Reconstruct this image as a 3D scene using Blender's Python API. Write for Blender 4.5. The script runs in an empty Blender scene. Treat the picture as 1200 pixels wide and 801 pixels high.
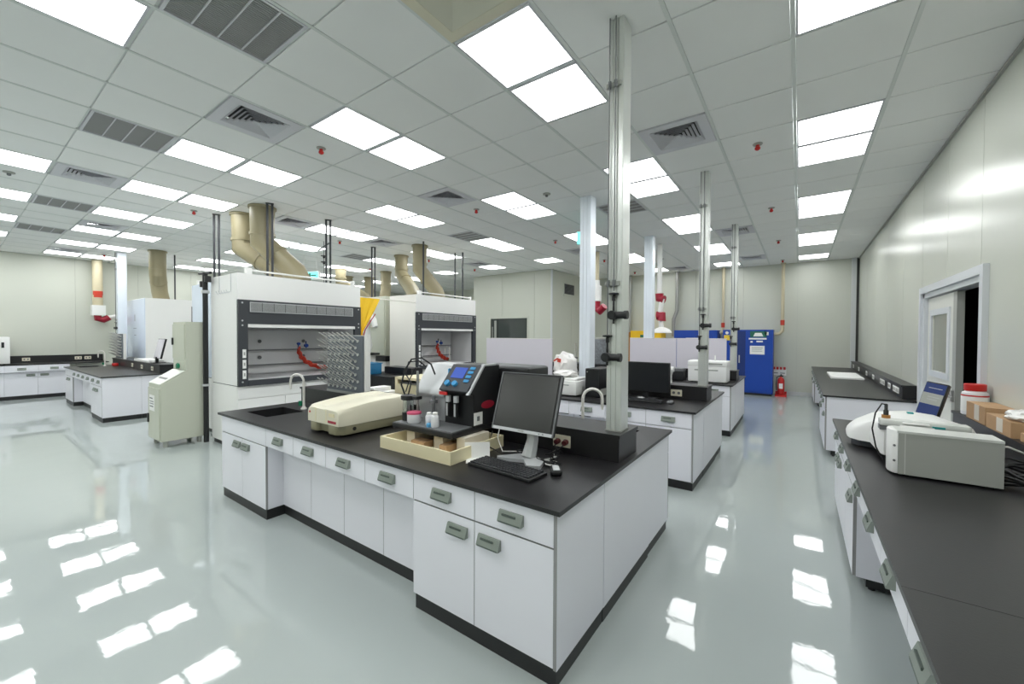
import bpy, bmesh, math, random
from mathutils import Matrix, Vector
R = math.radians
random.seed(7)
SC = bpy.context.scene
COL = SC.collection

# ------------------------------------------------------------------ camera
CAM_H = 1.51
FPX, YAW, PITCH, ROLL = 472.612, 0.6188, -0.0169, 0.0049
cam = bpy.data.cameras.new('camera')
cam.sensor_fit = 'HORIZONTAL'
cam.sensor_width = 36.0
cam.lens = FPX * 36.0 / 1200.0
cam.clip_start = 0.02
cam.clip_end = 100
camo = bpy.data.objects.new('camera', cam)
COL.objects.link(camo)
F = Vector((-math.sin(YAW) * math.cos(PITCH), math.cos(YAW) * math.cos(PITCH), math.sin(PITCH)))
Rt = Vector((math.cos(YAW), math.sin(YAW), 0))
Up = Rt.cross(F)
r2 = math.cos(ROLL) * Rt + math.sin(ROLL) * Up
u2 = -math.sin(ROLL) * Rt + math.cos(ROLL) * Up
m = Matrix.Identity(4)
for i in range(3):
    m[i][0] = r2[i]; m[i][1] = u2[i]; m[i][2] = -F[i]
m.translation = Vector((0, 0, CAM_H))
camo.matrix_world = m
SC.camera = camo

# ------------------------------------------------------------------ world, exposure
LIGHT = 8.9
w = bpy.data.worlds.new('world'); SC.world = w
w.use_nodes = True
w.node_tree.nodes['Background'].inputs[0].default_value = (0.6, 0.65, 0.7, 1)
w.node_tree.nodes['Background'].inputs[1].default_value = 0.3
SC.view_settings.view_transform = 'Standard'
SC.view_settings.look = 'None'
SC.view_settings.gamma = 1.0
SC.view_settings.use_curve_mapping = False
SC.view_settings.exposure = 0.0

# ------------------------------------------------------------------ materials
def lin(c):
    c = c / 255.0
    return c / 12.92 if c <= 0.04045 else ((c + 0.055) / 1.055) ** 2.4
def mat(name, rgb, rough=0.5, metal=0.0, noise=0.0, nscale=8.0, bump=0.0, bscale=40.0, emit=0.0, spec=0.5,
        trans=0.0, coat=0.0, alpha=1.0, bdetail=2):
    mt = bpy.data.materials.new(name); mt.use_nodes = True
    nt = mt.node_tree; b = nt.nodes['Principled BSDF']
    col = tuple(lin(x) for x in rgb)
    b.inputs['Base Color'].default_value = (*col, 1)
    b.inputs['Roughness'].default_value = rough
    b.inputs['Metallic'].default_value = metal
    b.inputs['Specular IOR Level'].default_value = spec
    b.inputs['Transmission Weight'].default_value = trans
    b.inputs['Coat Weight'].default_value = coat
    b.inputs['Alpha'].default_value = alpha
    if emit:
        b.inputs['Emission Color'].default_value = (*col, 1)
        b.inputs['Emission Strength'].default_value = emit
    tc = nt.nodes.new('ShaderNodeTexCoord')
    if noise:
        n = nt.nodes.new('ShaderNodeTexNoise'); n.inputs['Scale'].default_value = nscale
        n.inputs['Detail'].default_value = 4
        nt.links.new(tc.outputs['Object'], n.inputs['Vector'])
        mx = nt.nodes.new('ShaderNodeMix'); mx.data_type = 'RGBA'
        mx.inputs[6].default_value = (*[max(0, x * (1 - noise)) for x in col], 1)
        mx.inputs[7].default_value = (*[min(1, x * (1 + noise)) for x in col], 1)
        nt.links.new(n.outputs['Fac'], mx.inputs[0])
        nt.links.new(mx.outputs[2], b.inputs['Base Color'])
    if bump:
        n2 = nt.nodes.new('ShaderNodeTexNoise'); n2.inputs['Scale'].default_value = bscale; n2.inputs['Detail'].default_value = bdetail
        n2.inputs['Roughness'].default_value = 0.5
        nt.links.new(tc.outputs['Object'], n2.inputs['Vector'])
        bp = nt.nodes.new('ShaderNodeBump'); bp.inputs['Strength'].default_value = bump
        bp.inputs['Distance'].default_value = 0.01
        nt.links.new(n2.outputs['Fac'], bp.inputs['Height'])
        nt.links.new(bp.outputs['Normal'], b.inputs['Normal'])
    return mt

M = {}
M['tile'] = mat('ceiling_tile_board', (245, 246, 245), 0.85, noise=0.02, nscale=2)
M['grid'] = mat('ceiling_grid_paint', (224, 228, 226), 0.7, noise=0.01)
M['wall'] = mat('cream_steel_wall_panel', (205, 208, 197), 0.26, noise=0.012, nscale=1.2, bump=0.05, bscale=1.1)
M['wallgap'] = mat('wall_joint_sealant', (190, 192, 184), 0.6, noise=0.02)
M['trim'] = mat('pale_grey_aluminium_trim', (205, 208, 208), 0.4, noise=0.02)
M['gap'] = mat('dark_gap', (60, 60, 58), 0.8, noise=0.1)
M['floor'] = mat('grey_epoxy_floor', (174, 182, 180), 0.018, noise=0.02, nscale=0.7, bump=0.20, bscale=2.0, bdetail=7)
M['white'] = mat('white_laminate', (234, 234, 241), 0.35, noise=0.008)
M['edge'] = mat('grey_edge_band', (150, 150, 150), 0.5, noise=0.03)
M['carc'] = mat('cabinet_interior', (120, 120, 124), 0.6, noise=0.03)
M['black'] = mat('black_phenolic_top', (29, 28, 30), 0.36, noise=0.1, nscale=20, bump=0.02, bscale=120)
M['kick'] = mat('black_plinth', (30, 31, 32), 0.45, noise=0.1)
M['handle'] = mat('grey_green_plastic', (136, 144, 136), 0.45, noise=0.03)
M['handled'] = mat('grey_green_plastic_dark', (84, 94, 88), 0.5, noise=0.03)
M['alu'] = mat('brushed_aluminium', (222, 225, 221), 0.30, 0.5, noise=0.04, nscale=3)
M['steel'] = mat('stainless_steel', (168, 168, 166), 0.34, 0.8, noise=0.03)
M['film'] = mat('bluish_filmed_column', (238, 245, 255), 0.22, noise=0.02)
M['darkp'] = mat('charcoal_paint', (58, 61, 66), 0.4, noise=0.05)
M['blackp'] = mat('black_plastic', (26, 27, 29), 0.4, noise=0.1)
M['screen'] = mat('dark_screen', (48, 49, 46), 0.25, noise=0.03)
M['screen2'] = mat('black_screen', (20, 23, 27), 0.3, noise=0.05)
M['hoodw'] = mat('white_hood_paint', (238, 238, 236), 0.35, noise=0.01)
M['hoodc'] = mat('cream_hood_side', (236, 234, 226), 0.35, noise=0.01)
M['hoodb'] = mat('bluish_glossy_hood_side', (216, 226, 241), 0.16, noise=0.03, nscale=2)
M['liner'] = mat('grey_hood_liner', (214, 214, 215), 0.4, noise=0.03)
M['grille'] = mat('grey_grille', (178, 180, 180), 0.5, noise=0.05)
M['vent'] = mat('return_air_grey', (158, 158, 158), 0.6, noise=0.03)
M['ventd'] = mat('vent_slot_dark', (72, 72, 74), 0.8, noise=0.05)
M['ventw'] = mat('vent_white', (216, 216, 222), 0.5, noise=0.02)
M['duct'] = mat('beige_pvc_duct', (156, 147, 117), 0.4, noise=0.04, nscale=3)
M['pipe'] = mat('beige_pipe', (206, 196, 166), 0.4, noise=0.03)
M['red'] = mat('red_plastic', (200, 38, 36), 0.35, noise=0.05)
M['maroon'] = mat('maroon_joint', (160, 28, 52), 0.4, noise=0.05)
M['redtube'] = mat('red_rubber_tube', (205, 62, 40), 0.45, noise=0.06)
M['blue'] = mat('cobalt_blue_paint', (14, 68, 168), 0.4, noise=0.04)
M['blued'] = mat('cobalt_blue_dark', (16, 48, 116), 0.45, noise=0.04)
M['sky'] = mat('light_blue_plastic', (92, 168, 216), 0.4, noise=0.04)
M['teal'] = mat('teal_plastic', (40, 150, 150), 0.45, noise=0.05)
M['yellow'] = mat('yellow_sheet', (253, 203, 36), 0.5, noise=0.05, nscale=5)
M['beige'] = mat('beige_abs', (222, 217, 196), 0.4, noise=0.02)
M['cassette'] = mat('grey_beige_cassette', (214, 212, 196), 0.5, noise=0.02)
M['bin'] = mat('teal_blue_bin', (44, 122, 170), 0.45, noise=0.04)
M['keycap'] = mat('key_cap_black', (50, 51, 54), 0.5, noise=0.05)
M['plug'] = mat('dark_maroon_plug', (84, 28, 30), 0.45, noise=0.05)
M['peg'] = mat('steel_peg', (205, 206, 202), 0.4, 0.3, noise=0.03)
M['olive'] = mat('olive_grey_abs', (142, 138, 112), 0.45, noise=0.04)
M['tray'] = mat('cream_enamel_tray', (232, 222, 186), 0.4, noise=0.03)
M['sage'] = mat('sage_grey_cabinet', (199, 202, 186), 0.4, noise=0.012)
M['sagew'] = mat('pale_tray', (232, 234, 226), 0.3, noise=0.02)
M['paper'] = mat('white_paper', (242, 242, 240), 0.7, noise=0.02)
M['ink'] = mat('print_ink', (120, 124, 126), 0.7, noise=0.05)
M['wood'] = mat('plywood', (178, 140, 96), 0.6, noise=0.12, nscale=12)
M['card'] = mat('cardboard', (184, 149, 112), 0.75, noise=0.06, nscale=14)
M['tape'] = mat('pale_packing_tape', (222, 214, 200), 0.4, noise=0.05)
M['faucet'] = mat('white_faucet_enamel', (232, 230, 224), 0.3, noise=0.02)
M['green'] = mat('green_knob', (20, 120, 84), 0.4, noise=0.06)
M['grey'] = mat('light_grey_metal', (208, 210, 206), 0.4, noise=0.02)
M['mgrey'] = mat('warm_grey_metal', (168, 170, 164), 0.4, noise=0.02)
M['dgrey'] = mat('mid_grey_plastic', (110, 112, 114), 0.45, noise=0.04)
M['slate'] = mat('slate_grey_board', (98, 104, 112), 0.5, noise=0.04)
M['acr'] = mat('lilac_white_board', (222, 218, 228), 0.25, noise=0.01)
M['silver'] = mat('silver_plastic', (196, 198, 200), 0.35, 0.3, noise=0.03)
M['lcd'] = mat('blue_lcd', (60, 84, 168), 0.25, noise=0.05, emit=0.35)
M['dial'] = mat('blue_dial', (60, 150, 205), 0.35, noise=0.04)
M['cyan'] = mat('lit_exit_sign', (120, 225, 215), 0.4, noise=0.05, emit=0.8)
M['liq'] = mat('translucent_white_jar', (226, 226, 230), 0.3, noise=0.03)
M['pink'] = mat('pink_lid', (206, 84, 118), 0.4, noise=0.05)
M['glass'] = mat('clear_glass', (235, 240, 240), 0.03, noise=0.0, trans=1.0)
M['dglass'] = mat('dark_window_glass', (70, 76, 74), 0.06, noise=0.05)
M['fglass'] = mat('grey_door_glass', (150, 152, 142), 0.08, noise=0.03)
M['door'] = mat('pale_door_leaf', (222, 223, 216), 0.35, noise=0.012)
M['frame'] = mat('white_door_frame', (214, 218, 222), 0.35, noise=0.012)
M['dark'] = mat('dark_mullion_and_painted_shade', (38, 36, 36), 0.8, noise=0.1)  # near-black tone puts the unlit room's shade into colour; also colours the mullion
M['brown'] = mat('brown_board', (172, 120, 60), 0.6, noise=0.08)
M['gold'] = mat('yellow_label', (240, 205, 60), 0.5, noise=0.05)
M['stripe'] = mat('green_sign', (40, 110, 90), 0.5, noise=0.05)
M['ivory'] = mat('ivory_outlet', (232, 226, 206), 0.4, noise=0.02)
M['speck'] = mat('speckled_grey_fabric', (120, 124, 128), 0.8, noise=0.6, nscale=30)
M['bag'] = mat('translucent_bag', (236, 234, 232), 0.25, noise=0.04, nscale=20, bump=0.5, bscale=30)
M['cable'] = mat('black_rubber_cable', (22, 22, 24), 0.5, noise=0.1)
M['wcable'] = mat('pale_cable', (200, 200, 196), 0.5, noise=0.05)
M['led'] = mat('led_diffuser', (251, 253, 253), 0.5, emit=LIGHT)

# ------------------------------------------------------------------ geometry builder
class G:
    def __init__(s): s.v = []; s.f = []; s.m = []
    def add(s, vs, fs, mi=0, T=None):
        o = len(s.v)
        s.v += [tuple(T @ Vector(p)) if T else tuple(p) for p in vs]
        s.f += [tuple(i + o for i in f) for f in fs]; s.m += [mi] * len(fs); return s
    def box(s, x0, x1, y0, y1, z0, z1, mi=0, T=None):
        v = [(x, y, z) for z in (z0, z1) for y in (y0, y1) for x in (x0, x1)]
        return s.add(v, [(0, 2, 3, 1), (4, 5, 7, 6), (0, 1, 5, 4), (2, 6, 7, 3), (0, 4, 6, 2), (1, 3, 7, 5)], mi, T)
    def rbox(s, x0, x1, y0, y1, z0, z1, r=0.01, seg=2, mi=0, T=None):
        bm = bmesh.new(); bmesh.ops.create_cube(bm, size=1)
        for v in bm.verts:
            v.co = Vector(((x0 + x1) / 2 + v.co.x * (x1 - x0), (y0 + y1) / 2 + v.co.y * (y1 - y0), (z0 + z1) / 2 + v.co.z * (z1 - z0)))
        bmesh.ops.bevel(bm, geom=list(bm.edges), offset=r, segments=seg, profile=0.5, affect='EDGES')
        bm.verts.index_update()
        s.add([v.co[:] for v in bm.verts], [tuple(v.index for v in f.verts) for f in bm.faces], mi, T); bm.free(); return s
    def prism(s, poly, a, b, axis='x', mi=0, T=None):
        # poly: 2D points; extruded along axis from a to b
        def P(p, t):
            if axis == 'x': return (t, p[0], p[1])
            if axis == 'y': return (p[0], t, p[1])
            return (p[0], p[1], t)
        n = len(poly)
        vs = [P(p, a) for p in poly] + [P(p, b) for p in poly]
        fs = [tuple(range(n))[::-1], tuple(range(n, 2 * n))] + [(i, (i + 1) % n, n + (i + 1) % n, n + i) for i in range(n)]
        return s.add(vs, fs, mi, T)
    def rprism(s, poly, a, b, axis, r, seg=2, mi=0, T=None, only=None):
        g = G().prism(poly, a, b, axis)
        bm = bmesh.new()
        vv = [bm.verts.new(p) for p in g.v]
        for f in g.f: bm.faces.new([vv[i] for i in f])
        bmesh.ops.recalc_face_normals(bm, faces=list(bm.faces))
        bmesh.ops.bevel(bm, geom=list(bm.edges), offset=r, segments=seg, profile=0.5, affect='EDGES')
        bm.verts.index_update()
        s.add([v.co[:] for v in bm.verts], [tuple(v.index for v in f.verts) for f in bm.faces], mi, T); bm.free(); return s
    def tube(s, pts, r, seg=8, mi=0, T=None, radii=None, closed=False):
        pts = [Vector(p) for p in pts]; n = len(pts)
        vs = []; ref = None
        for i, p in enumerate(pts):
            if closed: d = pts[(i + 1) % n] - pts[i - 1]
            elif i == 0: d = pts[1] - p
            elif i == n - 1: d = p - pts[i - 1]
            else: d = (pts[i + 1] - p).normalized() + (p - pts[i - 1]).normalized()
            d.normalize()
            if ref is None:
                ref = Vector((0, 0, 1)) if abs(d.z) < 0.9 else Vector((1, 0, 0))
            a = ref - d * ref.dot(d)
            if a.length < 1e-5: a = Vector((0, 1, 0)) - d * d.y
            a.normalize(); ref = a; b = d.cross(a)
            rr = radii[i] if radii else r
            for k in range(seg):
                t = 2 * math.pi * k / seg
                vs.append((p + rr * (math.cos(t) * a + math.sin(t) * b))[:])
        fs = []
        for i in range(n if closed else n - 1):
            j = (i + 1) % n
            for k in range(seg):
                fs.append((i * seg + k, i * seg + (k + 1) % seg, j * seg + (k + 1) % seg, j * seg + k))
        if not closed:
            fs.append(tuple(range(seg))[::-1]); fs.append(tuple((n - 1) * seg + k for k in range(seg)))
        return s.add(vs, fs, mi, T)
    def cyl(s, p0, p1, r, seg=16, mi=0, T=None, r1=None):
        return s.tube([p0, p1], r, seg, mi, T, radii=[r, r if r1 is None else r1])
    def lathe(s, prof, c=(0, 0, 0), seg=20, mi=0, T=None):
        vs = []; fs = []; n = len(prof)
        for r, z in prof:
            for k in range(seg):
                t = 2 * math.pi * k / seg
                vs.append((c[0] + r * math.cos(t), c[1] + r * math.sin(t), c[2] + z))
        for i in range(n - 1):
            for k in range(seg):
                fs.append((i * seg + k, i * seg + (k + 1) % seg, (i + 1) * seg + (k + 1) % seg, (i + 1) * seg + k))
        fs.append(tuple(range(seg))[::-1]); fs.append(tuple((n - 1) * seg + k for k in range(seg)))
        return s.add(vs, fs, mi, T)

CACHE = {}
def mesh(key, g, mats):
    me = bpy.data.meshes.new(key)
    me.from_pydata(g.v, [], g.f)
    for k in mats: me.materials.append(M[k])
    me.polygons.foreach_set('material_index', g.m)
    bm = bmesh.new(); bm.from_mesh(me)
    bmesh.ops.recalc_face_normals(bm, faces=list(bm.faces)); bm.to_mesh(me); bm.free()
    me.polygons.foreach_set('use_smooth', [True] * len(me.polygons))
    me.set_sharp_from_angle(angle=R(38))
    me.update()
    return me
def obj(name, g, mats, parent=None, loc=(0, 0, 0), rz=0, key=None, rot=None):
    """links ONE mesh object; g is a G or a function making one (shared through key)"""
    if isinstance(mats, str): mats = [mats]
    if key and key in CACHE: me = CACHE[key]
    else:
        if callable(g): g = g()
        me = mesh(name, g, mats)
        if key: CACHE[key] = me
    o = bpy.data.objects.new(name, me); COL.objects.link(o)
    o.location = loc; o.rotation_euler = rot if rot else (0, 0, rz)
    if parent: o.parent = parent
    return o
def thing(name, label, cat, loc=(0, 0, 0), rz=0, group=None):
    o = bpy.data.objects.new(name, None); COL.objects.link(o)
    o.empty_display_size = 0.1
    o.location = loc; o.rotation_euler = (0, 0, rz)
    o['label'] = label; o['category'] = cat
    if group: o['group'] = group
    return o
def tag(o, label, cat, group=None):
    o['label'] = label; o['category'] = cat
    if group: o['group'] = group
    return o
def struct(o): o['kind'] = 'structure'; return o
def stuff(o): o['kind'] = 'stuff'; return o
def arc(c, r, a0, a1, n, ax=(1, 0, 0), ay=(0, 0, 1)):
    c = Vector(c); ax = Vector(ax); ay = Vector(ay)
    return [tuple(c + r * (math.cos(R(a0 + (a1 - a0) * i / n)) * ax + math.sin(R(a0 + (a1 - a0) * i / n)) * ay)) for i in range(n + 1)]

# ------------------------------------------------------------------ room shell
XR, XL, YF, YB, CZ = 1.14, -15.0, 12.6, -4.7, 3.386
WT = 0.775          # worktop height
SP = 0.936          # reagent ledge height
struct(obj('floor', G().box(XL - .3, XR + 4.5, YB - .3, YF + .3, -0.1, 0), 'floor'))

def panel_wall(name, mk, segs, inset=0.012):
    """backing box plus one wall_panel part for each steel panel"""
    base = struct(obj(name, mk('base'), 'wallgap'))
    for sgm in segs:
        obj('wall_panel', mk('panel', sgm), 'wall', base)
    return base
def cuts(a, b, step, off=0.0, gap=0.006):
    xs = [a]; x = a + (off if off else step)
    while x < b - 0.05: xs.append(x); x += step
    xs.append(b)
    return [(xs[i] + gap / 2, xs[i + 1] - gap / 2) for i in range(len(xs) - 1)]

def far_mk(k, s=None):
    if k == 'base': return G().box(XL - .3, XR, YF + .012, YF + .12, 0, CZ + .1)
    return G().box(s[0], s[1], YF, YF + .02, 0, CZ)
panel_wall('wall_far', far_mk, cuts(XL, XR, 1.2, 0.55))
def left_mk(k, s=None):
    if k == 'base': return G().box(XL - .12, XL - .012, YB, YF, 0, CZ + .1)
    return G().box(XL - .02, XL, s[0], s[1], 0, CZ)
panel_wall('wall_left', left_mk, cuts(YB, YF, 1.2, 0.62))
def back_mk(k, s=None):
    if k == 'base': return G().box(XL - .3, XR + .1, YB - .12, YB - .012, 0, CZ + .1)
    return G().box(s[0], s[1], YB - .02, YB, 0, CZ)
panel_wall('wall_back', back_mk, cuts(XL, XR, 1.2))
DY0, DY1, DZ = 4.55, 6.37, 1.99        # door opening
def right_mk(k, s=None):
    if k == 'base':
        g = G().box(XR + .012, XR + .1, YB, DY0, 0, CZ + .1).box(XR + .012, XR + .1, DY1, YF, 0, CZ + .1)
        return g.box(XR + .012, XR + .1, DY0, DY1, DZ, CZ + .1)
    g = G(); a, b = s
    if b <= DY0 or a >= DY1: g.box(XR, XR + .02, a, b, 0, CZ)
    else:
        if a < DY0: g.box(XR, XR + .02, a, DY0, 0, CZ)
        if b > DY1: g.box(XR, XR + .02, DY1, b, 0, CZ)
        g.box(XR, XR + .02, max(a, DY0), min(b, DY1), DZ, CZ)
    return g
segs = [(YB, -.2), (-.2, 1.06), (1.06, 2.26), (2.26, 3.46), (3.46, 4.66), (4.66, 5.55), (5.55, 6.5), (6.5, 7.54), (7.54, 8.74), (8.74, 9.94), (9.94, 11.14), (11.14, 12.34), (12.34, YF)]
panel_wall('wall_right', right_mk, [(a + .003, b - .003) for a, b in segs])
struct(obj('baseboard_far', G().box(-5.6, XR, YF - .015, YF, 0, .1), 'trim'))
struct(obj('baseboard_right', G().box(XR - .015, XR, 6.5, YF, 0, .1), 'trim'))
struct(obj('baseboard_left', G().box(XL, XL + .015, YB, YF, 0, .1), 'trim'))
# pilaster and dark joint in the far right corner
struct(obj('trim_1', G().box(XR - .14, XR - .05, YF - .07, YF, 0, CZ), 'trim'))
struct(obj('trim_2', G().box(XR - .05, XR - .0, YF - .05, YF, 0, CZ), 'gap'))
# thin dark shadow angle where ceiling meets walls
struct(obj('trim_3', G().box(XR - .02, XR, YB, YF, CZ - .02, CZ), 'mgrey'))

# inner room
IX0, IX1, IY = -8.64, -5.72, 9.97
WX0, WX1, WZ0, WZ1 = -7.92, -6.55, 1.42, 2.02
ib = struct(obj('wall_inner_room', G().box(IX0 + .02, IX0 + .08, IY + .02, YF, 0, CZ).box(IX1 - .08, IX1 - .02, IY + .02, YF, 0, CZ)
      .box(IX0 + .02, WX0, IY + .02, IY + .08, 0, CZ).box(WX1, IX1 - .02, IY + .02, IY + .08, 0, CZ)
      .box(WX0, WX1, IY + .02, IY + .08, 0, WZ0).box(WX0, WX1, IY + .02, IY + .08, WZ1, CZ), 'wallgap'))
for a, b in cuts(IX0, IX1, 1.17):
    g = G()
    if b < WX0 or a > WX1: g.box(a, b, IY, IY + .02, 0, CZ)
    else:
        if a < WX0: g.box(a, WX0, IY, IY + .02, 0, CZ)
        if b > WX1: g.box(WX1, b, IY, IY + .02, 0, CZ)
        aa, bb = max(a, WX0), min(b, WX1)
        g.box(aa, bb, IY, IY + .02, 0, WZ0); g.box(aa, bb, IY, IY + .02, WZ1, CZ)
    obj('wall_panel', g, 'wall', ib)
for a, b in cuts(IY, YF, 1.2):
    obj('wall_panel', G().box(IX1 - .02, IX1, a, b, 0, CZ), 'wall', ib)
    obj('wall_panel', G().box(IX0, IX0 + .02, a, b, 0, CZ), 'wall', ib)
obj('corner_angle', G().box(IX1 - .035, IX1 + .006, IY - .006, IY + .035, 0, CZ), 'frame', ib)
wn = struct(obj('window_1', G().box(WX0 - .06, WX1 + .06, IY - .012, IY + .02, WZ1, WZ1 + .05).box(WX0 - .06, WX1 + .06, IY - .012, IY + .02, WZ0 - .05, WZ0)
      .box(WX0 - .06, WX0, IY - .012, IY + .02, WZ0, WZ1).box(WX1, WX1 + .06, IY - .012, IY + .02, WZ0, WZ1), 'wall'))
obj('pane', G().box(WX0, WX1, IY + .03, IY + .036, WZ0, WZ1), 'dglass', wn)
obj('blind_strip', G().box(WX0 + .03, WX0 + .06, IY + .022, IY + .03, WZ0, WZ1 - .25).box(WX0 + .12, WX0 + .2, IY + .022, IY + .03, WZ0, WZ1 - .06), 'mgrey', wn)
obj('mullion', G().box(WX0 + .24, WX0 + .26, IY + .02, IY + .04, WZ0, WZ1), 'dark', wn)
obj('counter_reflection', G().box(WX0 + .28, WX1 - .3, IY + .04, IY + .05, WZ0, WZ1 - .28), 'dark', wn).name = 'painted_reflection'  # dark slab stands for a counter mirrored in the pane
vt = thing('air_grille', 'small dark slatted air grille high on the side of the cream inner room', 'vent', (IX1, 11.0, 2.9))
obj('frame', G().box(0, .015, -.36, .36, -.2, .2), 'wall', vt)
obj('louvre_block', G().box(.012, .02, -.31, .31, -.15, .15), 'ventd', vt)
for k in range(9):
    obj('slat', lambda: G().box(.018, .032, -.3, .3, -.006, .006), 'dgrey', vt, (0, 0, -.13 + .0325 * k), key='vslat')

# door on the right wall: one closed leaf, the other opened inwards on a dark room
fr = struct(obj('door_1', G().box(XR - .035, XR + .03, DY0 - .07, DY0, 0, DZ + .07).box(XR - .035, XR + .03, DY1, DY1 + .07, 0, DZ + .07)
      .box(XR - .035, XR + .03, DY0, DY1, DZ, DZ + .07)
      .box(XR - .012, XR + .1, DY0, DY0 + .05, 0, DZ).box(XR - .012, XR + .1, DY1 - .05, DY1, 0, DZ).box(XR - .012, XR + .1, DY0, DY1, DZ - .05, DZ), 'frame'))
LY0 = 5.42
obj('leaf', G().box(XR + .02, XR + .06, LY0, 5.56, 0, DZ - .06).box(XR + .02, XR + .06, 6.12, DY1 - .06, 0, DZ - .06)
    .box(XR + .02, XR + .06, 5.56, 6.12, 0, 1.16).box(XR + .02, XR + .06, 5.56, 6.12, 1.74, DZ - .06), 'door', fr)
lf = obj('glazing_frame', G().box(XR + .008, XR + .02, 5.5, 5.56, 1.1, 1.8).box(XR + .008, XR + .02, 6.12, 6.18, 1.1, 1.8)
    .box(XR + .008, XR + .02, 5.56, 6.12, 1.1, 1.16).box(XR + .008, XR + .02, 5.56, 6.12, 1.74, 1.8), 'frame', fr)
obj('pane', G().box(XR + .03, XR + .036, 5.56, 6.12, 1.16, 1.74), 'fglass', lf)
obj('leaf', G().box(XR + .1, XR + .95, DY0 + .005, DY0 + .045, 0, DZ - .06), 'mgrey', fr)
obj('leaf_edge', G().box(XR + .02, XR + .07, LY0 - .10, LY0, 0, DZ - .06), 'mgrey', fr)
lv = obj('lever_handle', G().tube([(XR + .02, LY0 + .08, .97), (XR - .04, LY0 + .08, .97), (XR - .045, LY0 + .2, .97)], .011, 8).cyl((XR + .02, LY0 + .08, .97), (XR + .012, LY0 + .08, .97), .03), 'steel', fr)
obj('lever_handle', G().box(XR + .005, XR + .02, LY0 - .07, LY0 - .03, .92, 1.02).tube([(XR + .02, LY0 - .05, .97), (XR - .02, LY0 - .05, .97), (XR - .02, LY0 - .22, .97)], .01, 8), 'steel', fr)
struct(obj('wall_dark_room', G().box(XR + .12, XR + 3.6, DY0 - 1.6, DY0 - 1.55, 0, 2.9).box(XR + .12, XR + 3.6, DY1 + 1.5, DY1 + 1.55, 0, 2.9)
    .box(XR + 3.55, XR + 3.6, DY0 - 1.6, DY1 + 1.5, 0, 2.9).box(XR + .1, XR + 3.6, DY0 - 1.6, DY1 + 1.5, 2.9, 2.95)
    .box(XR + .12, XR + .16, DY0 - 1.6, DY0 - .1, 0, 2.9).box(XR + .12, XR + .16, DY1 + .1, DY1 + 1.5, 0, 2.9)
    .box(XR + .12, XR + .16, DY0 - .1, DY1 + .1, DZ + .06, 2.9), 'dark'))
sh = thing('wooden_rack', 'plywood storage rack standing in the dark doorway behind the door', 'rack', (XR + .62, 7.0, 0))
for dy in (-.05, .09): obj('upright', G().box(-.03, .03, dy - .02, dy + .02, 0, 1.5), 'wood', sh)
for z in (.5, .8, 1.1, 1.4): obj('shelf', G().box(-.03, .03, -.03, .07, z, z + .03), 'wood', sh)

# ------------------------------------------------------------------ ceiling grid, tiles, lights, vents
GX, GY, TS = -0.0572, 3.120, 0.6
I0, I1, J0, J1 = -25, 2, -13, 16
def tx(i): return GX + TS * i
def ty(j): return GY + TS * j
g = G()
for i in range(I0, I1 + 1): g.box(tx(i) - .012, tx(i) + .012, YB, YF, CZ, CZ + .03)
for j in range(J0, J1): g.box(XL, XR, ty(j) - .012, ty(j) + .012, CZ + .014, CZ + .03)
g.box(XL - .1, XR + .1, YB - .1, YF + .1, CZ + .16, CZ + .18)
ceil = struct(obj('ceiling', g, 'grid'))
lights = {}
for i in (0, -3, -6):
    for a in (-10, -6, -2, 2, 6, 10):
        for k in (0, 1): lights[(i, a + k)] = 1
    lights[(i, 14)] = 1
for i in (-9, -12, -15, -18, -21, -24):
    for a in (-10, -6 if i != -9 else -7, -3, 1, 5):
        for k in (0, 1): lights[(i, a + k)] = 1
    lights[(i, 9)] = 1
    if i <= -18:
        lights[(i, 10)] = 1
diff = [(-7, -3), (-2, 1), (-7, 1), (-2, 8), (-2, 13), (-7, 8), (-17, -3), (-12, -4), (-12, 8), (-12, 0), (-12, 3), (-23, -3), (-5, 14)]
grl = [(-5, -4), (-9, -4), (-15, -4), (-19, -4), (-4, 4), (-9, 4), (-15, 4)]
cass = [(i, j) for i in (-3, -2) for j in (-4, -3)]
used = set(lights) | set(diff) | set(grl) | set(cass)
slots = []
for i in range(I0, I1):
    for j in range(J0, J1):
        if (i, j) in used: continue
        x0, x1 = max(tx(i) + .0135, XL), min(tx(i + 1) - .0135, XR)
        y0, y1 = max(ty(j) + .006, YB), min(ty(j + 1) - .006, YF)
        if x1 - x0 < .03 or y1 - y0 < .03: continue
        cx, cy = (x0 + x1) / 2, (y0 + y1) / 2
        d = Vector((cx, cy, CZ - CAM_H)); depth = d.dot(F)
        vis = depth > .3 and abs(d.dot(r2) / depth) < 1.33 and d.dot(u2) / depth < .92
        slots.append((-(1000 if vis else 0) + d.length, x0, x1, y0, y1))
slots.sort()
def tile_g(a, b, c, d): return G().box(a, b, c, d, CZ + .003, CZ + .013)
for k, (q, a, b, c, d) in enumerate(slots[:298]):
    cx, cy = (a + b) / 2, (c + d) / 2
    obj('ceiling_tile', lambda: tile_g(a - cx, b - cx, c - cy, d - cy), 'tile', ceil, (cx, cy, 0), key='tile%.3f_%.3f' % (b - a, d - c))
g = G()
for q, a, b, c, d in slots[298:]: g.box(a, b, c, d, CZ + .003, CZ + .013)
stuff(obj('ceiling_tiles', g, 'tile', ceil))

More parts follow.
